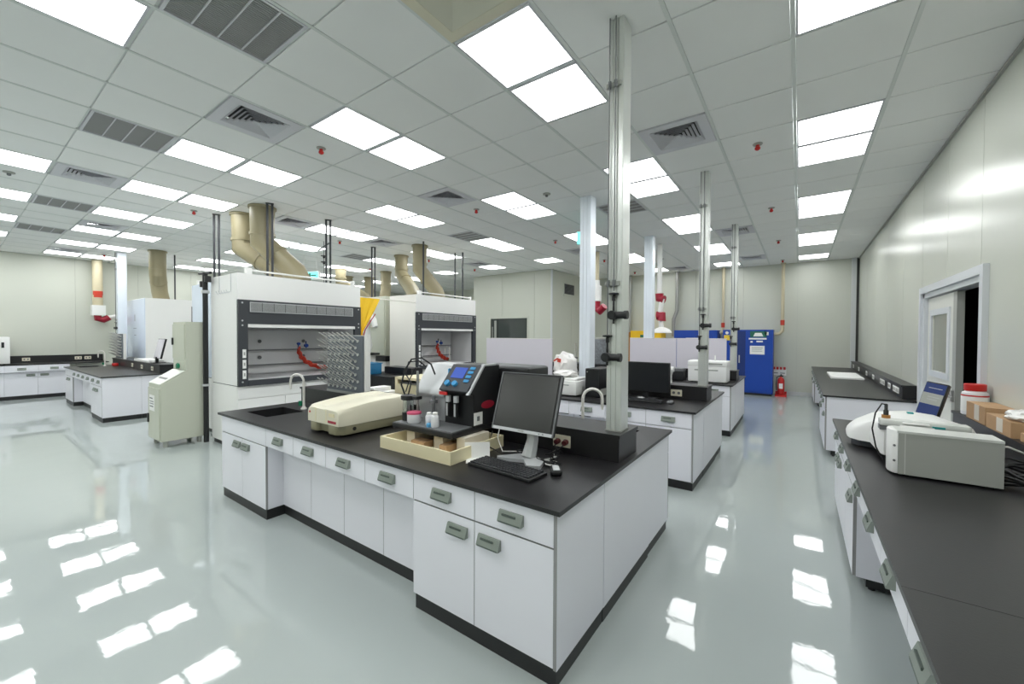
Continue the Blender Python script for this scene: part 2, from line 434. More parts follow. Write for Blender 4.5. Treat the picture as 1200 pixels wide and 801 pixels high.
colname = {0: 'nearest the right wall', -3: 'second from the right wall', -6: 'third from the right wall', -9: 'fourth from the right wall', -12: 'fifth from the right wall',
           -15: 'sixth from the right wall', -18: 'seventh from the right wall', -21: 'eighth from the right wall', -24: 'nearest the left wall'}
ords = ['nearest', 'second', 'third', 'fourth', 'fifth', 'sixth', 'seventh', 'eighth', 'ninth', 'tenth', 'eleventh', 'twelfth', 'thirteenth', 'fourteenth']
for i in colname:
    js = sorted(j for (a, j) in lights if a == i)
    def inview(i, j):
        for a in (0, .5, 1):
            for b in (0, .5, 1):
                d = Vector((tx(i + a), ty(j + b), CZ - CAM_H)); q = d.dot(F)
                if q > .2 and abs(d.dot(r2) / q) < 600 / FPX and d.dot(u2) / q < 400 / FPX: return True
        return False
    seen = [j for j in js if inview(i, j)]
    hid = [j for j in js if j not in seen][::-1]
    for j in js:
        if j in seen: lab = 'glowing square ceiling panel, %s from the camera in the row %s' % (ords[seen.index(j)], colname[i])
        else: lab = 'glowing square ceiling panel, %s out of view in the row %s' % (ords[hid.index(j)], colname[i])
        t = thing('ceiling_light', lab, 'light', (tx(i) + .3, ty(j) + .3, CZ), group='square LED ceiling panels')
        obj('diffuser', lambda: G().box(-.272, .272, -.272, .272, .002, .012), 'led', t, key='led')
        obj('frame', lambda: G().box(-.286, -.272, -.286, .286, 0, .02).box(.272, .286, -.286, .286, 0, .02).box(-.272, .272, -.286, -.272, 0, .02).box(-.272, .272, .272, .286, 0, .02), 'ventw', t, key='ledf')

def diff_frame():
    g = G(); o, i_ = .286, .205
    g.box(-o, -i_, -o, o, -.004, .02).box(i_, o, -o, o, -.004, .02).box(-i_, i_, -o, -i_, -.004, .02).box(-i_, i_, i_, o, -.004, .02)
    return g
def ring(a, t, z0, z1):
    # a sloping square louvre ring
    vs = []; fs = []
    for r_, z in ((a, z0), (a - t, z1)):
        vs += [(-r_, -r_, z), (r_, -r_, z), (r_, r_, z), (-r_, r_, z)]
    for r_, z in ((a + .004, z0 + .002), (a - t + .004, z1 + .002)):
        vs += [(-r_, -r_, z), (r_, -r_, z), (r_, r_, z), (-r_, r_, z)]
    for k in range(4):
        n = (k + 1) % 4
        fs += [(k, n, 4 + n, 4 + k), (8 + k, 12 + k, 12 + n, 8 + n), (4 + k, 4 + n, 12 + n, 12 + k)]
    return G().add(vs, fs)
GR = math.pi / 2
dlab = {(-7, -3): 'nearest the camera on the left, beside a red sprinkler', (-2, 1): 'right of the tall near metal column', (-7, 1): 'in the middle of the ceiling',
        (-2, 8): 'behind the top of the rearmost metal column', (-2, 13): 'near the far wall above the blue cabinets', (-7, 8): 'in front of the inner room corner',
        (-17, -3): 'far left over the left island bench', (-12, -4): 'second one at the left, near the left edge', (-12, 8): 'left of the inner room front',
        (-12, 0): 'beside the hanging struts over the first fume hood', (-12, 3): 'over the second fume hood', (-23, -3): 'close to the left wall', (-5, 14): 'against the far wall, behind the red arms'}
for (i, j) in diff:
    t = thing('air_diffuser', 'white louvred air diffuser ' + dlab[(i, j)], 'vent', (tx(i) + .3, ty(j) + .3, CZ), group='four-way ceiling diffusers')
    obj('frame', diff_frame, 'ventw', t, key='dff')
    obj('plenum', lambda: G().box(-.205, .205, -.205, .205, .05, .06), 'ventd', t, key='dfp')
    for k in range(6):
        obj('louvre_ring', lambda: ring(.203 - .034 * k, .03, -.006, .02), 'ventw', t, key='dfr%d' % k)
glab = {(-5, -4): 'nearest, cut by the top edge of the picture', (-9, -4): 'second from the camera on the left side', (-15, -4): 'third on the left side', (-19, -4): 'farthest on the left side',
        (-4, 4): 'behind the near metal column', (-9, 4): 'beside the lights over the second fume hood', (-15, 4): 'far back over the rear fume hoods'}
def grille_fins():
    g = G()
    for b in range(4):
        for k in range(30):
            y = -.268 + .536 * (k + .5) / 30
            x0 = -.27 + .135 * b + .002
            g.box(x0, x0 + .131, y - .0065, y + .0065, .004, .008)
    return g
for (i, j) in grl:
    t = thing('return_grille', 'grey slatted ceiling return grille, ' + glab[(i, j)], 'vent', (tx(i) + .3, ty(j) + .3, CZ), group='grey return air grilles')
    obj('frame', lambda: G().box(-.286, -.272, -.286, .286, -.004, .02).box(.272, .286, -.286, .286, -.004, .02).box(-.272, .272, -.286, -.268, -.004, .02).box(-.272, .272, .268, .286, -.004, .02), 'ventw', t, key='grf')
    for k in range(3): obj('divider', lambda: G().box(-.004, .004, -.268, .268, -.003, .015), 'ventw', t, (0, -.135 + .135 * k, 0), GR, key='grd')
    stuff(obj('slats', grille_fins, 'vent', t, rz=GR, key='grs'))
    obj('filter', lambda: G().box(-.272, .272, -.268, .268, .014, .02), 'ventd', t, key='grb')

# ceiling cassette at the top edge
t = thing('cassette_unit', 'beige square ceiling air conditioner cassette at the top edge of the picture', 'air conditioner', (tx(-3) + .6, ty(-4) + .6, CZ))
def cass_g():
    g = G(); o = .588
    g.box(-o, -.52, -o, o, -.004, .03).box(.52, o, -o, o, -.004, .03).box(-.52, .52, -o, -.52, -.004, .03).box(-.52, .52, .52, o, -.004, .03)
    return g
obj('surround', cass_g, 'beige', t)
obj('face_panel', G().rbox(-.36, .36, -.36, .36, -.006, .02, .004), 'cassette', t)
obj('slot_liner', G().box(-.52, .52, -.52, .52, .06, .07), 'ventd', t)
for k in range(4): obj('air_flap', G().add([(-.39, .37, .05), (.39, .37, .05), (.532, .52, -.002), (-.532, .52, -.002), (-.39, .37, .054), (.39, .37, .054), (.532, .524, .002), (-.532, .524, .002)], [(0, 1, 2, 3), (7, 6, 5, 4), (0, 4, 5, 1), (2, 6, 7, 3), (1, 5, 6, 2), (3, 7, 4, 0)], T=Matrix.Rotation(R(90 * k), 4, 'Z')), 'cassette', t)

# sprinkler heads
spk = [(-6.5, -1.5, 'left of the large centre light panels'), (-12.5, -1.5, 'left, above the first fume hood'), (-.5, 2.5, 'right side, nearest of its row'), (-.5, 6.5, 'right side, second of its row'),
       (-.5, 10.6, 'right side, third of its row'), (-.5, 14.7, 'right side, next to the far wall'), (-6.5, 2.5, 'beside the middle diffuser'), (-6.5, 6.5, 'between the inner room and the blue column'),
       (-12.5, 2.5, 'between the hanging struts of the hoods'), (-12.5, 6.5, 'over the second fume hood ducts'), (-12.5, 9.4, 'left of the inner room'), (-6.5, 10.6, 'in front of the inner room side'),
       (-22.5, -1.5, 'far left above the left island'), (-16.5, 6.5, 'far back over the rear ducts'), (-6.5, 14.4, 'at the far wall behind the blue columns')]
for x, y, lab in spk:
    t = thing('sprinkler_head', 'small red ceiling sprinkler head ' + lab, 'sprinkler', (GX + .6 * x, GY + .6 * y, CZ), group='red sprinkler heads')
    obj('escutcheon', lambda: G().lathe([(.04, .006), (.045, 0), (.04, -.008), (.012, -.012)], seg=14), 'mgrey', t, key='spe')
    obj('bulb', lambda: G().lathe([(.016, -.01), (.018, -.03), (.024, -.034), (.024, -.05), (.012, -.06)], seg=12), 'red', t, key='spb')
for x, y, lab in ((-4.5, 2.55, 'between the centre lights and the blue column'), (-12.5, -4.45, 'at the far left edge of the picture'), (-4.5, 11.7, 'in front of the far wall')):
    t = thing('smoke_detector', 'small grey ceiling detector ' + lab, 'detector', (GX + .6 * x, GY + .6 * y, CZ), group='grey ceiling detectors')
    obj('base', lambda: G().lathe([(.05, .004), (.05, -.008), (.03, -.014)], seg=14), 'mgrey', t, key='sdb')
    obj('sensor', lambda: G().lathe([(.018, -.012), (.018, -.035), (.008, -.04)], seg=12), 'dgrey', t, key='sds')

# ------------------------------------------------------------------ island benches
def handle_g():
    g = G()
    g.prism([(0, .024), (-.010, .024), (-.026, -.02), (-.026, -.026), (0, -.026)], -.066, .066, 'x', 0)
    g.box(-.045, .03, -.0205, -.014, .004, .012, 1)
    g.prism([(-.0265, -.02), (-.0265, -.027), (-.001, -.027), (-.001, -.02)], -.060, .060, 'x', 1)
    return g
def add_handle(par, x, y, z, rz=0, key='hd'):
    return obj('handle', handle_g, ['handle', 'handled'], par, (x, y, z), rz, key='hd')
def front_g(w_, h_): return G().box(0, w_, -.018, 0, 0, h_).box(-.0005, w_ + .0005, -.0175, -.0005, -.0005, h_ + .0005, 1)
def front(par, name, x, y, z, w_, h_, hx=None, hz=None):
    o = obj(name, lambda: front_g(w_, h_), ['white', 'edge'], par, (x, y, z), key='fr%.3f_%.3f' % (w_, h_))
    if hx is not None: add_handle(o, hx, -.018, hz)
    return o
UW = 0.888
FY = 0.038      # carcass front plane behind worktop edge; fronts are 18 mm proud
def carcass(par, x0, x1, y0, y1, z0, z1): return obj('carcass', lambda: G().box(x0, x1, y0, y1, z0, z1), 'white', par, key='ca%.3f_%.3f_%.3f_%.3f' % (x1 - x0, y0, y1, z0))
def kick(par, x0, x1, y0, y1, h=.078): return obj('plinth', lambda: G().box(x0, x1, y0, y1, 0, h), 'kick', par, key='ki%.3f_%.3f_%.3f_%.3f' % (x0, x1, y0, y1))
def feet(par, pts):
    for x, y in pts: obj('levelling_foot', lambda: G().cyl((0, 0, 0), (0, 0, .03), .018, 10), 'blackp', par, (x, y, 0), key='lf')
def sink_cabinet(o, label, group, rz=0):
    t = thing('sink_cabinet', label, 'cabinet', o, rz, group)
    obj('carcass', lambda: G().box(0, UW, FY, .52, .082, .10).box(0, .016, FY, .52, .10, .752).box(UW - .016, UW, FY, .52, .10, .752).box(.016, UW - .016, .504, .52, .10, .752).box(.016, UW - .016, FY, FY + .016, .60, .752), 'white', t, key='sca')
    kick(t, .012, UW - .002, FY - .01, .51)
    front(t, 'apron', .002, FY, .605, UW - .004, .145)
    hw = UW / 2
    front(t, 'door', .002, FY, .085, hw - .004, .512, hw - .09, .455)
    front(t, 'door', hw + .002, FY, .085, hw - .004, .512, .085, .455)
    return t
def drawer_unit(o, label, group, rz=0):
    t = thing('drawer_unit', label, 'cabinet', o, rz, group)
    hw = UW / 2
    carcass(t, 0, UW, .175, .52, .082, .752)
    obj('drawer_box', lambda: G().box(0, UW, FY, .175, .612, .752), 'white', t, key='dbx')
    kick(t, 0, UW, .17, .51)
    for k in (0, 1):
        front(t, 'drawer', hw * k + .002, FY, .605, hw - .004, .147, hw / 2, .075)
        d = front(t, 'door', hw * k + .002, .175, .085, hw - .004, .515)
        obj('finger_pull', lambda: G().box(-.07, .07, -.03, -.018, -.008, .008), 'dgrey', d, (hw / 2 - (.08 if k else -.08), 0, .49), key='fp')
    return t
def end_cabinet(o, label, group, rz=0):
    t = thing('end_cabinet', label, 'cabinet', o, rz, group)
    hw = UW / 2
    carcass(t, 0, UW, FY, .52, .082, .752)
    obj('side_panel', lambda: G().box(UW, UW + .016, FY - .018, .52, .079, .754), 'white', t, key='sdp')
    obj('edge_strip', lambda: G().box(UW + .001, UW + .0155, FY - .0195, FY - .0175, .08, .753), 'edge', t, key='eds')
    kick(t, .012, UW + .010, FY - .01, .52)
    for k in (0, 1):
        front(t, 'drawer', hw * k + .002, FY, .605, hw - .004, .147, hw / 2 + .0, .075)
        front(t, 'door', hw * k + .002, FY, .085, hw - .004, .512, (hw - .11) if k == 0 else .095, .445)
    feet(t, [(.05, FY + .01), (UW - .05, FY + .01)])
    return t
def faucet_g():
    g = G()
    g.lathe([(.028, 0), (.028, .008), (.016, .02), (.0125, .03)], seg=14)
    pts = [(0, 0, .02), (0, 0, .27)] + arc((0, -.07, .27), .07, 0, 180, 12, (0, 1, 0), (0, 0, 1))[1:]
    pts += [(0, -.14, .21)]
    g.tube(pts, .0115, 10)
    g.cyl((0, -.14, .215), (0, -.14, .19), .0085, 10)
    return g
def faucet(o, rz, label):
    t = thing('faucet', label, 'faucet', o, rz, 'white gooseneck lab faucets')
    obj('spout', faucet_g, 'faucet', t, key='fa')
    obj('valve_knob', lambda: G().cyl((0, -.012, .055), (0, -.05, .055), .009, 8).cyl((0, -.036, .032), (0, -.036, .078), .019, 10), 'green', t, key='fk')
    return t
SX = (.20, .60, .17, .50)    # sink opening
def worktop_s(L_, D_):
    g = G(); z0, z1 = -.02, 0
    for (a, b, c, d) in ((0, L_, 0, SX[2]), (0, L_, SX[3], D_), (0, SX[0], SX[2], SX[3]), (SX[1], L_, SX[2], SX[3])): g.box(a, b, c, d, z0, z1)
    return g
def worktop_g(L_, D_):
    g = G(); z0, z1 = -.02, 0
    for (a, b, c, d) in ((0, L_, 0, SX[2]), (0, L_, SX[3], D_ - SX[3]), (0, L_, D_ - SX[2], D_), (0, SX[0], SX[2], SX[3]), (SX[1], L_, SX[2], SX[3]),
                         (0, L_ - SX[1], D_ - SX[3], D_ - SX[2]), (L_ - SX[0], L_, D_ - SX[3], D_ - SX[2])):
        g.box(a, b, c, d, z0, z1)
    return g
def basin_g():
    a, b, c, d = SX; g = G(); z = -.25
    g.box(a - .01, b + .01, c - .01, d + .01, z - .01, z)
    g.box(a - .01, a, c - .01, d + .01, z, -.02).box(b, b + .01, c - .01, d + .01, z, -.02).box(a, b, c - .01, c, z, -.02).box(a, b, d, d + .01, z, -.02)
    return g
LB, DB2 = 3.63, 1.82
def outlet(par, x, y, z, rz=0, cables=False):
    o = obj('outlet_plate', lambda: G().rbox(-.062, .062, -.008, 0, -.038, .038, .003, 1), 'ivory', par, (x, y, z), rz, key='op')
    for k in (-1, 1): obj('socket', lambda: G().cyl((0, -.0075, 0), (0, -.0095, 0), .016, 12), 'dgrey', o, (.028 * k, 0, 0), key='so')
    return o
def island(name, ox, oy, outs, backs=True):
    DB = DB2 if backs else 1.09
    kx = '' if backs else 's'
    sn = 'of the ' + name
    sink_cabinet((ox + .041, oy, 0), 'white two-door sink cabinet at the left end ' + sn, 'sink cabinets')
    drawer_unit((ox + .041 + UW, oy, 0), 'white kneehole unit beside the sink cabinet ' + sn, 'kneehole drawer units')
    drawer_unit((ox + .041 + 2 * UW, oy, 0), 'white kneehole unit beside the right end cabinet ' + sn, 'kneehole drawer units')
    end_cabinet((ox + .041 + 3 * UW - .0, oy, 0), 'white end cabinet with two drawers and two doors, aisle end ' + sn, 'end cabinets')
    rx, ry = ox + LB, oy + DB
    if backs:
        sink_cabinet((rx - .02, ry, 0), 'white sink cabinet on the rear side, aisle end ' + sn, 'sink cabinets', math.pi)
        drawer_unit((rx - .02 - UW, ry, 0), 'white kneehole unit on the rear side, near the aisle end ' + sn, 'kneehole drawer units', math.pi)
        drawer_unit((rx - .02 - 2 * UW, ry, 0), 'white kneehole unit on the rear side, near the far end ' + sn, 'kneehole drawer units', math.pi)
        end_cabinet((rx - .02 - 3 * UW, ry, 0), 'white end cabinet on the rear side, far end ' + sn, 'end cabinets', math.pi)
    t = thing('service_void', 'plain white end panel between front and rear cabinets ' + sn, 'panel', (ox, oy, 0), 0, 'island end panels')
    obj('end_panel', lambda: G().box(LB - .037, LB - .019, .523, (DB - .523 if backs else DB), .079, .754), 'white', t, key='vp1' + kx)
    obj('end_panel', lambda: G().box(.041, .058, .523, (DB - .523 if backs else DB), .079, .754), 'white', t, key='vp2' + kx)
    obj('plinth', lambda: G().box(.06, LB - .024, .523, (DB - .523 if backs else DB), 0, .078), 'kick', t, key='vp3' + kx)
    t = thing('worktop', 'matt black phenolic worktop with sink cut-out ' + sn, 'worktop', (ox, oy, WT), 0, 'black island worktops')
    obj('slab', lambda: worktop_g(LB, DB) if backs else worktop_s(LB, DB), 'black', t, key='wts' + kx)
    b = obj('sink_basin', basin_g, 'kick', t, key='bas')
    if backs: obj('sink_basin', basin_g, 'kick', t, (LB, DB, 0), math.pi, key='bas')
    t = thing('reagent_ledge', 'raised black service ledge with power outlets along the middle ' + sn, 'ledge', (ox, oy, WT), 0, 'black service ledges')
    obj('ledge_body', lambda: G().box(.012, LB - .037, .775, 1.075, 0, .143), 'black', t, key='lb')
    obj('ledge_top', lambda: G().box(.0, LB - .03, .765, 1.085, .143, .161), 'black', t, key='lt')
    for x in outs: outlet(t, x, .7745, .072)
    return t
benches = [('nearest island bench', -4.43, 1.47, (3.222,)), ('middle island bench', -4.43, 4.17, (3.27, 1.2)), ('rearmost island bench', -4.43, 6.81, (3.25,)), ('left island bench', -13.12, 1.49, (1.75, 2.45, 3.15))]
for n_, ox, oy, outs in benches: island(n_, ox, oy, outs, n_[:4] != 'left')
faucet((-3.958, 2.035, WT), R(-62), 'white gooseneck faucet beside the sink at the left of the nearest island')
faucet((-1.30, 2.735, WT), R(118), 'white gooseneck faucet behind the ledge, next to the near metal column')
faucet((-12.64, 2.06, WT), R(-50), 'white gooseneck faucet on the left island bench')

# service columns
def column(ox, oy, mt, label, pipes=True, wx=.092, wy=.125, full=True, spec='metal'):
    t = thing('service_column', label, 'column', (ox, oy, SP))
    H = CZ - SP
    def prof():
        g = G()
        g.box(-wx / 2, wx / 2, -wy / 2 + .006, wy / 2, 0, H)
        for k in range(3):
            a = -wx / 2 + k * wx / 3
            g.box(a + .003, a + wx / 3 - .003, -wy / 2, -wy / 2 + .006, 0, H)
        return g
    obj('profile', prof, mt, t, key='pf' + mt)
    obj('base_plate', lambda: G().box(-wx / 2 - .004, wx / 2 + .004, -wy / 2 - .004, wy / 2 + .004, 0, .006), 'mgrey', t, key='bp')
    if not pipes: return t
    y = -wy / 2 - .018
    for x, zb in ((-.033, .56), (.004, .84)):
        obj('gas_pipe', lambda: G().cyl((0, 0, 0), (0, 0, H - zb), .0042, 8), 'dgrey', t, (x, y, zb), key='gp%.2f' % zb)
    for z in (2.06, .885):
        b = obj('pipe_bracket', lambda: G().box(-.045, .045, -.004, .02, -.012, .012), 'mgrey', t, (-.01, y + .006, z), key='pb')
        for x in (-.023, .014): obj('union_nut', lambda: G().cyl((0, 0, -.02), (0, 0, .02), .011, 6).cyl((0, -.012, 0), (0, .012, 0), .008, 8), 'dgrey', b, (x, -.004, 0), key='un')
    for x, z in ((-.033, .56), (.004, .81)):
        v_ = obj('needle_valve', lambda: G().lathe([(.006, -.11), (.006, -.03), (.01, -.028), (.01, 0), (.006, .004), (.03, .008), (.03, .016), (.008, .02)], seg=10), 'blackp', t, (x, y, z), key='nv')
        r_ = obj('regulator', lambda: G().cyl((0, .015, 0), (0, -.035, 0), .027, 14).cyl((0, -.035, 0), (0, -.04, 0), .022, 14).cyl((.0, -.012, 0), (.085, -.012, 0), .021, 12).cyl((.07, -.012, 0), (.09, -.012, 0), .025, 12).cyl((0, -.0, -.05), (0, 0, .05), .007, 8), 'blackp', t, (x, y, z - .115), key='rg')
    return t
column(-.905, 2.385, 'alu', 'near aluminium service column with gas valves, standing on the nearest island ledge')
column(-.905, 5.11, 'alu', 'second aluminium service column with gas valves, on the middle island ledge')
column(-.905, 7.76, 'alu', 'rearmost aluminium service column, on the rear island ledge')
column(-2.37, 5.10, 'film', 'bluish white filmed service column on the middle island ledge', False, .16, .16)
column(-2.33, 7.76, 'film', 'bluish white filmed service column on the rear island ledge', False, .16, .16)
column(-12.95, 2.40, 'film', 'bluish white service column with thin gas pipe on the left island', True, .16, .16)

# ------------------------------------------------------------------ drying racks
def rack(o, label):
    t = thing('drying_rack', label, 'rack', o, 0, 'glassware drying racks')
    obj('board', lambda: G().box(0, .60, 0, .014, .0, .56), 'slate', t, key='rkb')
    obj('backing_panel', lambda: G().box(-.005, .63, .014, .06, -.0, .565), 'hoodw', t, key='rkp')
    obj('drip_tray', lambda: G().box(.0, .60, -.012, 0, 0, .02), 'steel', t, key='rkt')
    n = 0
    for r_ in range(8):
        for c in range(7):
            x = .035 + c * .076 + (.036 if r_ % 2 else 0); z = .06 + r_ * .064
            if x > .53: continue
            obj('peg', lambda: G().tube([(0, .0, 0), (0, -.125, .084)], .0055, 6).cyl((0, .0, 0), (0, -.008, .003), .014, 8), 'peg', t, (x, -.001, z), key='peg')
    return t
rack((-3.92, 2.26, SP), 'grey peg board drying rack on the nearest island ledge beside the first fume hood')
rack((-12.82, 2.27, SP), 'grey peg board drying rack seen edge-on at the end of the left island')

# ------------------------------------------------------------------ fume hoods
def hood(o, rz, label, W_=1.76, D_=.88, H=2.29, side='hoodw', front_detail=True, rail=True):
    t = thing('fume_hood', label, 'fume hood', o, rz, 'white fume hoods')
    k_ = '%.2f_%.2f' % (W_, D_)
    bc = obj('base_cabinet', lambda: G().box(0, W_, .03, D_, .06, .828).box(.02, W_ - .02, .06, D_ - .02, 0, .06, 1), [side if side != 'hoodb' else 'hoodw', 'kick'], t, key='hb' + k_ + side)
    for k in range(3):
        d = obj('door', lambda: G().box(.004, W_ / 3 - .004, .012, .03, .07, .66), 'hoodw', bc, (W_ / 3 * k, 0, 0), key='hbd' + k_)
    for k in range(2):
        d = obj('drawer', lambda: G().box(.004, W_ / 2 - .004, .012, .03, .67, .80), 'hoodw', bc, (W_ / 2 * k, 0, 0), key='hbr' + k_)
    obj('shadow_gap', lambda: G().box(.012, W_ - .012, .03, D_ - .01, .826, .842), 'kick', t, key='hg' + k_)
    for x in (0, W_ - .03):
        obj('side_panel', lambda: G().box(0, .03, .012, D_, .84, H), side, t, (x, 0, 0), key='hs' + k_ + side)
    obj('back_panel', lambda: G().box(.03, W_ - .03, D_ - .03, D_, .84, H), side, t, key='hbk' + k_ + side)
    obj('roof', lambda: G().box(.03, W_ - .03, .012, D_ - .03, H - .03, H - .005), 'hoodw', t, key='hr' + k_)
    obj('fascia', lambda: G().box(.03, W_ - .03, .0, .02, 1.95, H).box(0, .03, 0, .012, 1.95, H).box(W_ - .03, W_, 0, .012, 1.95, H), 'hoodw', t, key='hf' + k_)
    fr_ = obj('front_frame', lambda: G().box(0, .11, -.02, .03, .84, 1.95).box(W_ - .11, W_, -.02, .03, .84, 1.95).box(.11, W_ - .11, -.02, .03, 1.64, 1.95).box(.11, W_ - .11, -.03, .03, .84, .905), 'darkp', t, key='hff' + k_)
    gw = W_ - .28
    gr = obj('header_grille', lambda: G().box(.13, .13 + gw, -.026, -.02, 1.795, 1.925), 'ventd', t, key='hgr' + k_)
    obj('grille_frame', lambda: G().box(.13, .13 + gw, -.032, -.026, 1.917, 1.925).box(.13, .13 + gw, -.032, -.026, 1.795, 1.803).box(.13, .138, -.032, -.026, 1.795, 1.925).box(.122 + gw, .13 + gw, -.032, -.026, 1.795, 1.925), 'silver', gr, key='hgf' + k_)
    for k in range(10):
        obj('grille_pane', lambda: (lambda g: [g.box(.004, gw / 10 - .004, -.031, -.026, 1.808 + q * .0112, 1.814 + q * .0112) for q in range(10)] and g)(G()), 'grille', gr, (.13 + gw / 10 * k, 0, 0), key='hgp' + k_)
    sash = obj('sash', lambda: G().box(.11, W_ - .11, .0, .012, 1.60, 1.64), 'silver', t, key='hsa' + k_)
    obj('sash_handle', lambda: G().box(.11, W_ - .11, -.024, -.002, 1.595, 1.635), 'hoodw', sash, key='hsh' + k_)
    # liner
    obj('liner', lambda: G().box(.11, W_ - .11, D_ - .12, D_ - .10, .9, 1.94).box(.10, .11, .03, D_ - .1, .9, 1.94).box(W_ - .11, W_ - .10, .03, D_ - .1, .9, 1.94).box(.11, W_ - .11, .03, D_ - .1, 1.93, 1.94), 'liner', t, key='hl' + k_)
    for z, h_ in ((.93, .09), (1.05, .2), (1.28, .3)):
        obj('baffle', lambda: G().box(.13, W_ - .13, D_ - .16, D_ - .135, z, z + h_ - .02), 'liner', t, key='hba%.2f' % z + k_)
    obj('rod', lambda: G().cyl((.13, D_ - .17, 1.27), (W_ - .13, D_ - .17, 1.27), .007, 6).cyl((.13, D_ - .17, 1.05), (W_ - .13, D_ - .17, 1.05), .007, 6), 'dgrey', t, key='hro' + k_)
    for x in (.55, 1.2):
        for z in (1.16, 1.4):
            obj('baffle_knob', lambda: G().cyl((0, 0, 0), (0, -.03, 0), .02, 10).cyl((0, -.03, 0), (0, -.036, 0), .027, 10), 'dgrey', t, (x, D_ - .135 - (0 if z > 1.3 else 0), z), key='hkn')
    obj('work_surface', lambda: G().box(.11, W_ - .11, .03, D_ - .1, .885, .905), 'liner', t, key='hws' + k_)
    for k in range(3):
        p_ = obj('switch_plate', lambda: G().box(-.02, .02, -.026, -.02, -.055, .055), 'paper', t, (.065, 0, 1.255 - .135 * k), key='hsp')
        obj('switch', lambda: G().box(-.008, .008, -.029, -.026, -.02, .02), 'mgrey', p_, key='hsw')
    for x in (.045, W_ - .045):
        for z in (.89, 1.62, 1.68, 1.91):
            obj('screw_cap', lambda: G().cyl((0, -.02, 0), (0, -.026, 0), .011, 10), 'silver', t, (x, 0, z), key='hsc')
    if rail:
        obj('top_rail', lambda: G().cyl((.15, .1, H + .06), (W_ - .06, .1, H + .06), .012, 8).box(.13, .2, .08, .13, H - .01, H + .09).box(W_ - .09, W_ - .05, .08, .13, H - .01, H + .085), 'hoodw', t, key='htr' + k_)
    return t
HX = -5.83
hood((HX, 2.16, 0), R(90), 'large white fume hood with charcoal frame behind the nearest island drying rack')
hood((-6.01, 5.26, 0), R(90), 'second white fume hood with charcoal frame, behind the sample analyser', 1.74, .80, side='hoodc')
hood((-8.10, 4.1, 0), R(-90), 'white fume hood back to back with the first hood, side just showing beside black pole', side='hoodb')
hood((-9.4, 7.0, 0), R(90), 'rear white fume hood under the farther beige ducts', rail=False)
hood((-11.2, 7.4, 0), R(90), 'rearmost white fume hood far behind the struts', rail=False)
# left hood: bluish glossy face towards us, white back
t = thing('fume_hood', 'tall white hood with bluish glossy side standing behind the left island ledge', 'fume hood', (-13.86, 2.60, 0), 0, 'white fume hoods')
obj('base_cabinet', G().box(0, 1.9, .0, .95, .06, .93).box(.03, 1.87, .03, .92, 0, .06, 1), ['hoodw', 'kick'], t)
obj('body', G().box(.0, 1.9, .006, .95, .93, 2.31), 'hoodw', t)
obj('glossy_panel', G().box(.01, 1.885, -.004, .006, .94, 2.30), 'hoodb', t)
for q in ((.95, 1.2, 1.62, 1.635), (1.0, 1.18, 1.46, 1.475), (1.05, 1.1, 1.8, 1.95)): obj('printed_mark', G().box(q[0], q[1], -.0055, -.004, q[2], q[3]), 'ink', t)
obj('door_latch', G().box(1.9, 1.92, .86, .9, 1.72, 1.86), 'blackp', t)

# ------------------------------------------------------------------ exhaust ducts
def duct(pts, r, label):
    t = thing('exhaust_duct', label, 'duct', (0, 0, 0), 0, 'beige exhaust ducts')
    pts = [Vector(p) for p in pts]; pts[0].z = CZ - .001
    t.location = pts[-1]; loc = [p - pts[-1] for p in pts]
    obj('pipe', G().tube(loc, r, 20), 'duct', t)
    top = loc[0]
    obj('collar', G().cyl(top + Vector((0, 0, -.03)), top, r + .02, 20), 'duct', t)
    b = loc[1]
    obj('joint_band', G().cyl(b + Vector((0, 0, .10)), b + Vector((0, 0, .14)), r + .006, 20), 'duct', t)
    d = (loc[2] - loc[1]).normalized()
    mid = loc[1] + (loc[2] - loc[1]) * .45
    obj('joint_band', G().cyl(mid - d * .012, mid + d * .012, r + .006, 20), 'duct', t)
    return t
duct([(-7.16, 2.74, CZ), (-7.16, 2.74, 2.86), (-6.62, 3.12, 2.44), (-6.5, 3.2, 2.28)], .165, 'left beige duct bending down onto the first fume hood')
duct([(-6.50, 2.74, CZ), (-6.50, 2.74, 2.86), (-6.18, 3.05, 2.44), (-6.12, 3.1, 2.28)], .165, 'right beige duct bending down onto the first fume hood')
duct([(-7.75, 6.32, CZ), (-7.75, 6.32, 2.95), (-7.0, 6.0, 2.5), (-6.7, 5.85, 2.28)], .15, 'left beige duct of the second fume hood')
duct([(-6.53, 5.81, CZ), (-6.53, 5.81, 2.88), (-6.30, 6.05, 2.45), (-6.25, 6.1, 2.28)], .15, 'right beige duct of the second fume hood, behind a strut')
duct([(-10.1, 7.66, CZ), (-10.1, 7.66, 2.85), (-10.0, 7.5, 2.45), (-9.95, 7.45, 2.28)], .15, 'beige duct right of the double strut, far back')
duct([(-10.75, 6.6, CZ), (-10.75, 6.6, 3.0), (-10.3, 7.05, 2.6), (-10.15, 7.15, 2.3)], .15, 'bent beige duct merging far behind the double strut')
duct([(-11.57, 8.11, CZ), (-11.57, 8.11, 2.85), (-11.6, 8.1, 2.5), (-11.62, 8.1, 2.3)], .14, 'short beige duct far back at the rail end')
duct([(-11.95, 7.6, CZ), (-11.95, 7.6, 2.9), (-11.9, 7.7, 2.5), (-11.85, 7.8, 2.3)], .14, 'farthest beige duct behind the first hood roof')
duct([(-11.93, 2.82, CZ), (-11.93, 2.82, 2.86), (-12.35, 2.95, 2.5), (-12.40, 3.0, 2.3)], .155, 'beige duct bending down onto the left tall hood')

